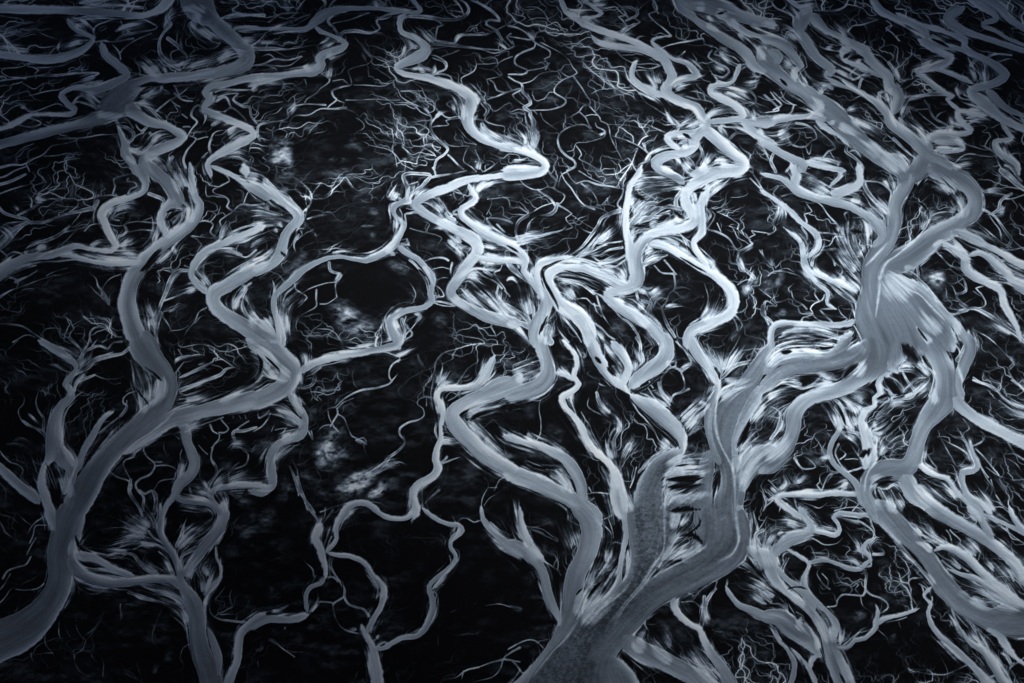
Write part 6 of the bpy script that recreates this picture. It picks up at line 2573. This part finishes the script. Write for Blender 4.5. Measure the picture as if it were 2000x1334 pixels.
TILES[(1500,1000)]='''Rv|86,-8,40 94,4,46 104,14,48 114,26,46 124,38,42 132,50,42 140,60,46 150,70,42 162,78,40 176,84,50 190,84,70 208,84,60
Rw|124,-8,30 134,0,32 148,8,28 162,16,24 174,24,22 184,32,22 192,40,24 198,50,24 206,60,16
Rbc|156,-4,16 164,2,16 170,12,14 176,20,12
Rbd|188,-4,10 192,4,12 198,12,12 208,20,12
Rbd|160,-2,6 176,5,8 188,10,8 200,16,10 208,20,10
Rbe|130,30,10 136,27,10 144,28,14 154,34,18 162,42,18 170,50,16 180,58,18 190,66,18 206,78,20
Rbe|140,44,4 150,48,8 164,52,12 176,62,16 190,70,20
Rba|-6,30,30 2,38,28 2,46,26 6,54,20 14,62,14 24,70,14 34,78,18 40,86,20 44,94,20 48,104,28 52,116,36 58,128,40 64,142,40
Rba|4,40,8 12,50,10 22,58,14 30,66,18 36,76,20
Rbb2|-6,82,24 8,82,34 18,90,40 28,96,40 34,104,24 40,112,10
Rbb2|2,90,4 8,100,6 14,106,8 20,116,10 20,126,12 16,138,12
Rbb2|18,106,5 26,114,6 32,122,8 38,134,12
Rbb2|40,110,14 34,116,10 32,124,8
Ruw|24,-4,10 30,6,12 34,12,14 28,16,20 18,20,26 8,28,24 2,34,20
Ruw|34,14,10 44,16,9 52,18,10 56,14,9 54,8,8 51,4,8 56,0,9 66,1,8 75,2,8 80,0,8
Rbf|14,28,6 24,34,8 30,38,8 32,42,8 29,48,10 28,56,14 32,64,12 40,72,10 48,80,12 53,88,14 51,96,16 50,104,14
Rbf|32,39,8 44,37,8 54,40,8 64,44,9 72,44,9 76,40,8 80,37,8 78,33,8 74,29,9 76,24,8 82,20,7
Rbg|84,88,12 90,83,10 100,81,8 110,78,6 118,75,5
Rbg|84,72,6 86,78,8 84,86,10 84,90,10 76,98,9 68,100,9 64,104,8 58,106,6 51,104,7
Rbh|128,58,10 122,64,6 124,68,6 127,72,8 125,78,8 128,88,10 134,96,10 144,104,10 152,112,12 162,122,14 170,132,18 172,140,20
Rbi|142,70,3 146,82,4 152,94,5 158,102,8 168,108,16 174,116,18 180,126,18 188,138,20
Rbi|170,88,20 180,94,20 186,104,16 194,114,8 206,122,6
C 5 4|80,37 80,42 74,43 77,48 76,54 76,60 80,64 88,67 93,72 92,76 87,79 84,84
C 4 3|72,44 76,50
C 4 4|76,60 74,65 66,65 58,65 54,69 53,73 46,74
C 2 2|72,66 74,73 80,78
C 5 5|82,20 82,16 76,10 70,6 74,3 80,4
C 4 4|80,0 80,8 83,14 84,19 90,19
C 3 3|78,12 72,8
C 4 4|76,24 79,30 80,34
C 6 4|82,33 90,33 90,30 86,27
C 3 3|74,36 72,28 66,22 60,14
C 5 4|117,74 112,66 112,60 110,55 112,52 120,51
C 3 3|110,54 109,48 110,46
C 4 4|122,64 120,58 118,56 124,60
C 3 3|127,72 128,66
C 3 3|120,50 116,48 118,46
C 3 3|84,90 78,92 72,94
C 6 3|66,98 72,92 76,90
C 8 3|52,103 58,100 60,94 64,100
C 3 2|34,20 38,22 44,25 54,24 58,20
C 5 3|20,25 28,22 34,19
C 3 3|32,18 28,16
C 5 3|36,13 44,13 50,14
C 5 4|40,44 38,48 42,56 48,60
C 2 2|42,48 47,54 46,58
C 6 6|26,60 20,56 12,48 6,40
C 4 3|12,50 12,44 16,36
C 4 3|10,44 14,36
C 3 3|6,40 10,48 12,54
C 5 5|14,72 16,84 20,86 26,86
C 3 2|22,78 28,82 24,88
C 3 3|16,72 20,80 22,86
C 4 4|-2,84 6,92 10,100
C 8 6|8,66 14,74 8,72 -3,72
C 3 3|137,66 139,72 142,74
C 3 3|158,104 160,110 166,116 168,120
C 3 3|144,76 150,84 156,90
C 4 4|160,104 156,98 152,92
C 3 3|154,82 160,92 166,102
C 3 3|164,92 168,100 172,108
C 3 3|160,88 164,98
C 5 3|132,32 138,36 146,40 156,46
C 4 3|136,38 144,44 152,48
C 5 4|120,22 128,24 138,26
C 4 3|112,14 120,18 128,22
C 5 3|110,8 118,12 126,18 134,24 142,27
C 6 3|142,26 138,20 134,18
C 4 3|130,20 126,12 124,8
C 3 3|144,26 142,18 139,14
C 3 3|148,26 150,22 142,14
C 6 4|190,-2 194,6
C 7 5|206,12 198,4 196,-4
C 6 4|178,8 188,16 196,22 206,28
C 4 3|186,12 190,20 196,22
C 6 6|190,120 186,112 184,108
C 4 3|190,120 194,118 202,112
C 6 6|188,132 188,124 192,118
C 4 3|192,134 194,126
C 4 2|108,82 100,85 92,86
C 2 2|102,86 104,92
C 2 2|86,92 92,98 94,104
C 2 2|134,112 140,122 140,130
C 3 3|170,122 166,114 162,108
C 4 4|160,126 168,132 176,128
C 8 10|10,124 8,130 8,138
C 2 2|124,80 130,82
C 3 2|-3,60 2,56
C 8 4|40,112 36,104
S 26|198,74 184,56 172,42
S 16|176,46 172,40 168,36
S 36|196,74 180,68 160,64
S 20|180,70 166,62 152,58
S 24|160,66 168,72 176,74
S 20|192,70 180,60 164,50
S 16|150,44 144,38 140,34
S 22|162,34 158,28 152,22
S 16|138,26 130,20 124,8
S 14|134,24 128,22 122,20
S 14|128,30 124,26 118,24
S 14|120,18 116,14 112,10
S 24|164,6 160,2 156,-4
S 14|198,54 196,44 184,36
S 14|192,54 188,46 180,40
S 14|40,108 38,98 34,92
S 22|46,100 42,88 36,76
S 20|66,134 58,118 52,106
S 20|28,72 22,66 14,56
S 26|52,98 50,92 50,86
S 22|54,100 60,98 60,94
S 22|14,8 20,10 28,12
S 22|2,14 10,10 16,10
S 22|0,24 4,20 10,18
S 16|0,10 6,12 14,14
S 14|8,18 10,16 12,20
S 8|76,34 70,30 62,34
S 12|72,32 68,22 62,16
S 16|72,43 64,37 52,36
S 10|104,24 100,22 97,17
S 14|116,40 108,34 103,26
S 16|130,56 124,50 118,44
S 7|96,97 99,96 94,97
S 8|182,110 186,112 190,118
S 14|168,104 160,96 158,88
S 12|174,112 168,100 164,92
S 16|178,134 172,130 166,122
S 14|26,82 24,88 30,94
S 8|8,132 10,124 8,118
G 30 40|96,56 98,60 94,62
G 50 26|96,66 104,66 110,68
G 40 20|90,50 92,44 86,38
G 30 36|68,80 72,80 66,84
G 40 14|58,86 64,84 76,84
G 20 20|60,58 58,62
G 40 14|132,82 130,76
G 50 16|24,100 30,110 24,116
G 30 12|4,66 8,66
G 30 12|96,102 102,106
G 20 18|132,126 132,132
G 40 12|146,130 150,128
G 50 14|164,10 160,16 150,20
G 24 8|84,108 84,116
G 50 12|184,44 188,54
G 44 12|60,124 68,112
G 24 12|98,92 96,104
B 12|106,26 116,38 124,48
B 6|56,126 60,134
B 4|30,60 22,58 16,60
'''

TONES={'Rb':.5,'Ras':.505,'Ras2':.49,'Ras3':.46,'Rv':.54,'Rw':.56,'Rq':.53,'Ray':.54,'Raz':.55,'Rc':.54,'Rm3':.54,'Rxa':.54,'Ri':.62,'Rhh':.63,'Rn':.63,'Rdd':.62,'Rjj':.62,'Rff2':.6,'Rgg':.66,'Rm1':.60,'Rk':.6}
SUN_E=1.5; SUN_ANG=10.; SKY_E=.05; EXPO=1.47
GAP_C=(135.,890.); GAP_R=(640.,590.); SHADE_CLOUD_N=7000  # gap and puff count of the added shading cloud deck

RIVER_LABELS={
'Rc':'broad grey trunk river curving down the left side of the plain',
'Rm1':'pale wide S-bend river joining the left trunk from the right',
'Ri':'long zigzag milky river down the centre with one sharp hairpin tip',
'Rdd':'pale winding river squeezed beside the narrow black hairpin island',
'Rhh':'bright hairpin river looping round the thin curved black island',
'Rn':'bright river leaving the star-shaped confluence and bending past three teardrop islands',
'Rjj':'smooth single S-curve river bending right then left above the speckled trunk',
'Rk':'long snaking river from the top edge to the star-shaped confluence',
'Ras':'wide speckled grey trunk flowing from the sandy fan to the bottom edge',
'Ras3':'broad speckled left arm of the trunk, widening to the bottom edge',
'Ras2':'short dark speckled bend entering the left arm of the trunk',
'Rv':'wide sandy fan and its feeder channels where many rivers meet',
'Rw':'wide right-hand arm circling the island above the sandy fan',
'Rq':'long straight slanting silt river across the upper right',
'Rb':'broad grey river sweeping from the top edge into a rayed hub, upper left',
'Ra':'flat grey river running level along the top left edge',
'Rg':'pale crooked river zigzagging beside the left trunk, upper part',
'Rf':'narrow grey river swinging left from the left trunk toward the left edge',
'Rff2':'smooth milky river with a wide right bulge falling into the speckled trunk',
'Rff3':'pale arched side channel rejoining the milky river with the wide bulge',
'Rff4':'forked pale channel on black sand just left of the milky bulging river',
'Rgg':'slender pale river running straight down to the speckled trunk',
'Ree':'slender river wandering past the bare black oval flat, left of centre',
'Ruu':'thin beaded river framing the round black flats, lower left of centre',
'Rm3':'grey stem with feathered side arms at the lower left',
'Rm4':'pale curved branch feeding the grey feathered stem',
'Rm5':'narrow bright river dropping from the S-bend and curling left',
'Rxa':'grey crossing channel linking the left trunk with the feathered stem',
'Rxb':'narrow river leaving the bottom edge right of the feathered stem',
'Rba':'long river slanting to the bottom edge right of the speckled trunk',
'Rh1':'grey tributary with a forked top merging into the left trunk',
'Rj':'milky river with a swollen pool at the top, left of centre',
'Rh':'level pale river entering the swollen pool from the left',
}


# ------------------------------------------------------------------ scene
import bpy, time
from mathutils import Vector
t_start=time.time()
for o in list(bpy.data.objects): bpy.data.objects.remove(o)
scene=bpy.context.scene; COL=scene.collection
CAM_H=700.; PITCH=math.radians(45.); FOC=33.; SW=36.; PW,PH=2000.,1334.
def unproject(u,v):
    """frame position -> point of the flat outwash plain (z=0)"""
    x=(u-PW/2)/PW*SW/FOC; y=-(v-PH/2)/PW*SW/FOC
    dx=x; dy=math.cos(PITCH)+y*math.sin(PITCH); dz=-math.sin(PITCH)+y*math.cos(PITCH)
    k=CAM_H/-dz
    return dx*k,dy*k
F=build(TILES,None)
tone=[TONES.get(n,.56) for n in F['names']]
val,wat=compose(F,tone)

gu=U0+(np.arange(W)+.5)/S; gv=V0+(np.arange(H)+.5)/S
X,Y=unproject(gu[None,:],gv[:,None])
X=(X+np.zeros((H,1))).astype(f4); Y=(Y+np.zeros((1,W))).astype(f4)
# relief: channels cut below the plain, silt bars stand a little proud, sand has low hummocks
Z=(-.9*box(wat.astype(f4),2)+.9*np.clip(box(val,2)-.1,0,.8)*(1-wat)+1.2*(fbm(26*S,16*S,900,4)-.5)).astype(f4)
face_val=.25*(wat[:-1,:-1]+wat[1:,:-1]+wat[:-1,1:]+wat[1:,1:])
cid=F['CI'][:-1,:-1]; isr=face_val>.5
isc=(F['CW'][:-1,:-1]<0)&~isr
owner=np.zeros((H-1,W-1),np.int32)
owner[isr]=1+F['ID'][:-1,:-1][isr]
NR=len(F['names'])
owner[isc]=1000+cid[isc]

def linc(c):
    c=c/255.; return c/12.92 if c<=.04045 else ((c+.055)/1.055)**2.4
def ground_material(name,rough,spec,water):
    m=bpy.data.materials.new(name); m.use_nodes=True; nt=m.node_tree; N=nt.nodes; L=nt.links
    b=N['Principled BSDF']; b.inputs['Roughness'].default_value=rough; b.inputs['Specular IOR Level'].default_value=spec
    at=N.new('ShaderNodeAttribute'); at.attribute_name='silt'
    geo=N.new('ShaderNodeNewGeometry')
    n1=N.new('ShaderNodeTexNoise'); n1.inputs['Scale'].default_value=.9; n1.inputs['Detail'].default_value=3
    L.new(geo.outputs['Position'],n1.inputs['Vector'])
    ma=N.new('ShaderNodeMath'); ma.operation='MULTIPLY_ADD'; ma.inputs[1].default_value=.10; ma.inputs[2].default_value=.95
    L.new(n1.outputs['Fac'],ma.inputs[0])
    mu=N.new('ShaderNodeMath'); mu.operation='MULTIPLY'; L.new(at.outputs['Fac'],mu.inputs[0]); L.new(ma.outputs[0],mu.inputs[1])
    r=N.new('ShaderNodeValToRGB'); e=r.color_ramp.elements
    stops=[(.0,(8,8,10)),(.06,(14,15,18)),(.15,(31,36,42)),(.3,(66,75,85)),(.5,(117,131,146)),(.7,(168,185,201)),(.85,(208,224,238)),(1.,(240,247,252))]
    e[0].position=0; e[1].position=1
    for i,(p,c) in enumerate(stops):
        el=e[0] if i==0 else (e[-1] if i==len(stops)-1 else e.new(p))
        el.position=p; el.color=(linc(c[0]),linc(c[1]),linc(c[2]),1)
    L.new(mu.outputs[0],r.inputs['Fac']); L.new(r.outputs['Color'],b.inputs['Base Color'])
    bp=N.new('ShaderNodeBump'); bp.inputs['Strength'].default_value=.25 if water else .5; bp.inputs['Distance'].default_value=.25
    L.new(n1.outputs['Fac'],bp.inputs['Height']); L.new(bp.outputs['Normal'],b.inputs['Normal'])
    return m
M_sand=ground_material('black_sand_and_silt',.95,.08,False)
M_water=ground_material('silty_meltwater',.55,.2,True)

def sheet(name,mask,mat,extra=False):
    fy,fx=np.nonzero(mask)
    a=fy*W+fx
    q=np.stack([a+W,a+W+1,a+1,a],1)
    u,inv=np.unique(q,return_inverse=True)
    inv=inv.reshape(-1).astype(np.int32)
    co=np.stack([X.ravel()[u],Y.ravel()[u],Z.ravel()[u]],1).astype(f4); sv=val.ravel()[u]
    nq=len(a)
    if extra:      # the plain runs on to the horizon beyond the modelled reach
        ring=np.concatenate([np.arange(W),np.arange(1,H)*W+W-1,(H-1)*W+np.arange(W-2,-1,-1),np.arange(H-2,0,-1)*W])
        cx,cy=0.,1100.
        rx,ry=X.ravel()[ring],Y.ravel()[ring]; d=np.hypot(rx-cx,ry-cy)
        inner=np.stack([rx,ry,Z.ravel()[ring]],1)
        outer=np.stack([cx+(rx-cx)/d*45000,cy+(ry-cy)/d*45000,np.zeros_like(d)],1)
        n=len(ring); base=len(co)
        co=np.vstack([co,inner,outer]).astype(f4); sv=np.concatenate([sv,np.full(2*n,.06,f4)])
        i=np.arange(n); j=(i+1)%n
        q2=np.stack([base+i,base+j,base+n+j,base+n+i],1)[:,::-1]
        inv=np.concatenate([inv,q2.ravel().astype(np.int32)]); nq+=n
    me=bpy.data.meshes.new(name)
    me.vertices.add(len(co)); me.vertices.foreach_set('co',co.ravel())
    me.loops.add(nq*4); me.loops.foreach_set('vertex_index',inv)
    me.polygons.add(nq); me.polygons.foreach_set('loop_start',np.arange(nq,dtype=np.int32)*4)
    at=me.attributes.new('silt','FLOAT','POINT'); at.data.foreach_set('value',sv.astype(f4))
    me.update(calc_edges=True); me.materials.append(mat)
    o=bpy.data.objects.new(name,me); COL.objects.link(o); return o

order=np.argsort(owner.ravel(),kind='stable'); so=owner.ravel()[order]
ids,st,ct=np.unique(so,return_index=True,return_counts=True)
creeks=sorted([(c,i) for i,c in zip(ids,ct) if i>=1000],reverse=True)
small=[i for c,i in creeks[290:]]
own2=owner.copy()
if small: own2[np.isin(owner,small)]=999
g=sheet('ground',own2==0,M_sand,True); g['kind']='structure'; g['label']='flat black sand plain streaked with pale silt between the channels'; g['category']='ground'
order=np.argsort(own2.ravel(),kind='stable'); so=own2.ravel()[order]
ids,st,ct=np.unique(so,return_index=True,return_counts=True)
SHORT={'Rc':'broad left trunk','Rm1':'pale S-bend river','Ri':'central zigzag river','Rdd':'river beside the hairpin island','Rhh':'bright hairpin river','Rn':'river with teardrop islands','Rjj':'smooth S-curve river','Rk':'river from the top edge','Ras':'wide speckled trunk','Ras3':'speckled left arm','Rv':'sandy fan','Rw':'arm right of the fan','Rq':'slanting upper river','Rb':'rayed hub river','Rg':'crooked river','Rf':'narrow grey river','Rff2':'milky bulging river','Rgg':'slender straight river','Ree':'wandering slender river','Rm3':'feathered grey stem','Rj':'swollen pool river','Rba':'slanting bottom river'}
sdf=F['SD'][:-1,:-1].ravel(); idf=F['ID'][:-1,:-1].ravel(); vf=val[:-1,:-1].ravel(); wf=np.where(F['HW'][:-1,:-1].ravel()>0,F['HW'][:-1,:-1].ravel(),1)
def place(u,v):
    col=('far left','left','left of centre','centre','right of centre','right','far right')[min(6,max(0,int(u/2000*7)))]
    row=('top edge','upper part','middle','lower part','bottom edge')[min(4,max(0,int(v/1334*5)))]
    return row+', '+col
desc=[]
for i,s0,n in zip(ids,st,ct):
    if i==0: continue
    px=order[s0:s0+n]
    fy,fx=px//(W-1),px%(W-1)
    u=float(U0+np.median(fx)/S); v=float(V0+np.median(fy)/S)
    sx,sy=float(np.ptp(fx)),float(np.ptp(fy)); ln=math.hypot(sx,sy); wd=n/max(ln,1.)
    tonew='pale' if vf[px].mean()>.60 else ('grey' if vf[px].mean()>.47 else 'dim grey')
    run='level' if sx>2.2*sy else ('steep' if sy>1.6*sx else 'slanting')
    if i==999: desc.append((i,px,None,u,v)); continue
    if i<999:
        nm=F['names'][i-1]
        if nm in RIVER_LABELS: desc.append((i,px,RIVER_LABELS[nm],u,v)); continue
        t='%s %s %s river, %s'%(tonew,'broad' if wd>24*S else ('medium' if wd>13*S else 'narrow'),run,place(u,v))
    else:
        k=idf[px][np.argmin(sdf[px])]; d=sdf[px].min()
        near=' near the '+SHORT[F['names'][k]] if d<30*S and F['names'][k] in SHORT else (' on open black sand' if d>38*S else ' between side channels')
        t='%s %s %s stream%s, %s'%('long' if ln>110*S else ('short' if ln<45*S else 'thin'),tonew,run,near,place(u,v))
    desc.append((i,px,t,u,v))
by={}
for d in desc: by.setdefault(d[2],[]).append(d)
final={}
NTH=['uppermost','second from top','third from top','fourth from top','fifth from top','sixth from top','seventh from top','eighth from top','ninth from top']
for t,ds in by.items():
    ds.sort(key=lambda d:d[4])
    for j,d in enumerate(ds): final[d[0]]=t if len(ds)==1 or t is None else t.replace(', ',', '+(NTH[j] if j<9 else 'number %d from top'%(j+1))+' of its kind, ',1)
for i,px,t,u,v in desc:
    mk=np.zeros((H-1)*(W-1),bool); mk[px]=True; mk=mk.reshape(H-1,W-1)
    if i==999:
        o=sheet('rivulets',mk,M_water); o['kind']='stuff'; o['label']='hair-thin silt rivulets scattered over the black sand'; o['category']='rivulets'; continue
    o=sheet('river' if i<999 else 'stream',mk,M_water); o['kind']='structure'
    o['label']=final[i]; o['category']='river' if i<999 else 'stream'
    o['group']='braided rivers of the plain' if i<999 else 'thin streams on the black sand'

# ------------------------------------------------------------------ light, added cloud shade, camera
SUN_EL=math.radians(52.); SUN_AZ=math.radians(200.)      # azimuth measured from +Y (away from the camera), clockwise
sd=Vector((math.sin(SUN_AZ)*math.cos(SUN_EL),math.cos(SUN_AZ)*math.cos(SUN_EL),math.sin(SUN_EL)))
L=bpy.data.lights.new('sun','SUN'); L.energy=SUN_E; L.angle=math.radians(SUN_ANG); L.color=(1.,.985,.965)
lo=bpy.data.objects.new('sun',L); COL.objects.link(lo); lo.rotation_euler=sd.to_track_quat('Z','Y').to_euler(); lo.location=(0,0,3000)
w=bpy.data.worlds.new('World'); scene.world=w; w.use_nodes=True; nt=w.node_tree
sk=nt.nodes.new('ShaderNodeTexSky'); sk.sky_type='NISHITA'; sk.sun_disc=False; sk.air_density=.6; sk.dust_density=4.; sk.ozone_density=.3; sk.sun_elevation=SUN_EL; sk.sun_rotation=SUN_AZ
nt.links.new(sk.outputs['Color'],nt.nodes['Background'].inputs['Color']); nt.nodes['Background'].inputs['Strength'].default_value=SKY_E

# unseen cloud deck added to darken the frame edges; its gap lights the middle
def added_shade_clouds():
    rr=random.Random(5)
    alt=2000.; gx,gy=GAP_C; ax,ay=GAP_R
    t=alt/sd.z; ox,oy=sd.x*t,sd.y*t
    n0=icos(2); 
    vs=[];fs=[];base=0
    k=0
    while k<SHADE_CLOUD_N:
        x=rr.uniform(-4200,4200)+gx; y=rr.uniform(-3800,3800)+gy
        e=math.hypot((x-gx)/ax,(y-gy)/ay)
        p=min(1,max(0,(e-.72)/.55))
        k+=1
        if rr.random()>p: continue
        r=rr.uniform(90,210); h=r*rr.uniform(.35,.6)
        ph=[rr.uniform(0,6) for _ in range(6)]
        for (a,b,c) in n0[0]:
            d=1+.16*math.sin(3*a+ph[0])*math.sin(4*b+ph[1])+.12*math.sin(7*b+ph[2])*math.sin(6*c+ph[3])+.08*math.sin(11*a+ph[4]+5*c)
            vs.append((x+ox+a*r*d,y+oy+b*r*d,alt+c*h*d*(1 if c>0 else .5)))
        fs+= [tuple(i+base for i in f) for f in n0[1]]; base+=len(n0[0])
    me=bpy.data.meshes.new('added_shade_clouds'); me.from_pydata(vs,[],fs); me.update()
    m=bpy.data.materials.new('shade_cloud_white'); m.use_nodes=True; nt=m.node_tree
    b=nt.nodes['Principled BSDF']; b.inputs['Roughness'].default_value=1; b.inputs['Specular IOR Level'].default_value=0
    n=nt.nodes.new('ShaderNodeTexNoise'); n.inputs['Scale'].default_value=.006; g_=nt.nodes.new('ShaderNodeNewGeometry'); nt.links.new(g_.outputs['Position'],n.inputs['Vector'])
    r=nt.nodes.new('ShaderNodeValToRGB'); r.color_ramp.elements[0].color=(.6,.62,.65,1); r.color_ramp.elements[1].color=(.8,.8,.8,1)
    nt.links.new(n.outputs['Fac'],r.inputs['Fac']); nt.links.new(r.outputs['Color'],b.inputs['Base Color'])
    me.materials.append(m); o=bpy.data.objects.new('added_shade_clouds',me); COL.objects.link(o); o['kind']='stuff'; o['label']='unseen cloud deck added to shade the edges of the plain'; o['category']='added_shade_clouds'
def icos(n):
    import bmesh
    bm=bmesh.new(); bmesh.ops.create_icosphere(bm,subdivisions=n,radius=1)
    v=[tuple(x.co) for x in bm.verts]; f=[tuple(x.index for x in p.verts) for p in bm.faces]; bm.free(); return v,f
added_shade_clouds()

cam=bpy.data.cameras.new('camera'); co=bpy.data.objects.new('camera',cam); COL.objects.link(co)
cam.lens=FOC; cam.sensor_width=SW; cam.clip_start=1.; cam.clip_end=100000.
co.location=(0,0,CAM_H); co.rotation_euler=(math.pi/2-PITCH,0,0); scene.camera=co
vs=scene.view_settings; vs.view_transform='Standard'; vs.look='None'; vs.gamma=1; vs.exposure=EXPO; vs.use_curve_mapping=False
scene.cycles.max_bounces=3; scene.cycles.diffuse_bounces=1
print('scene built in %.1f s'%(time.time()-t_start))
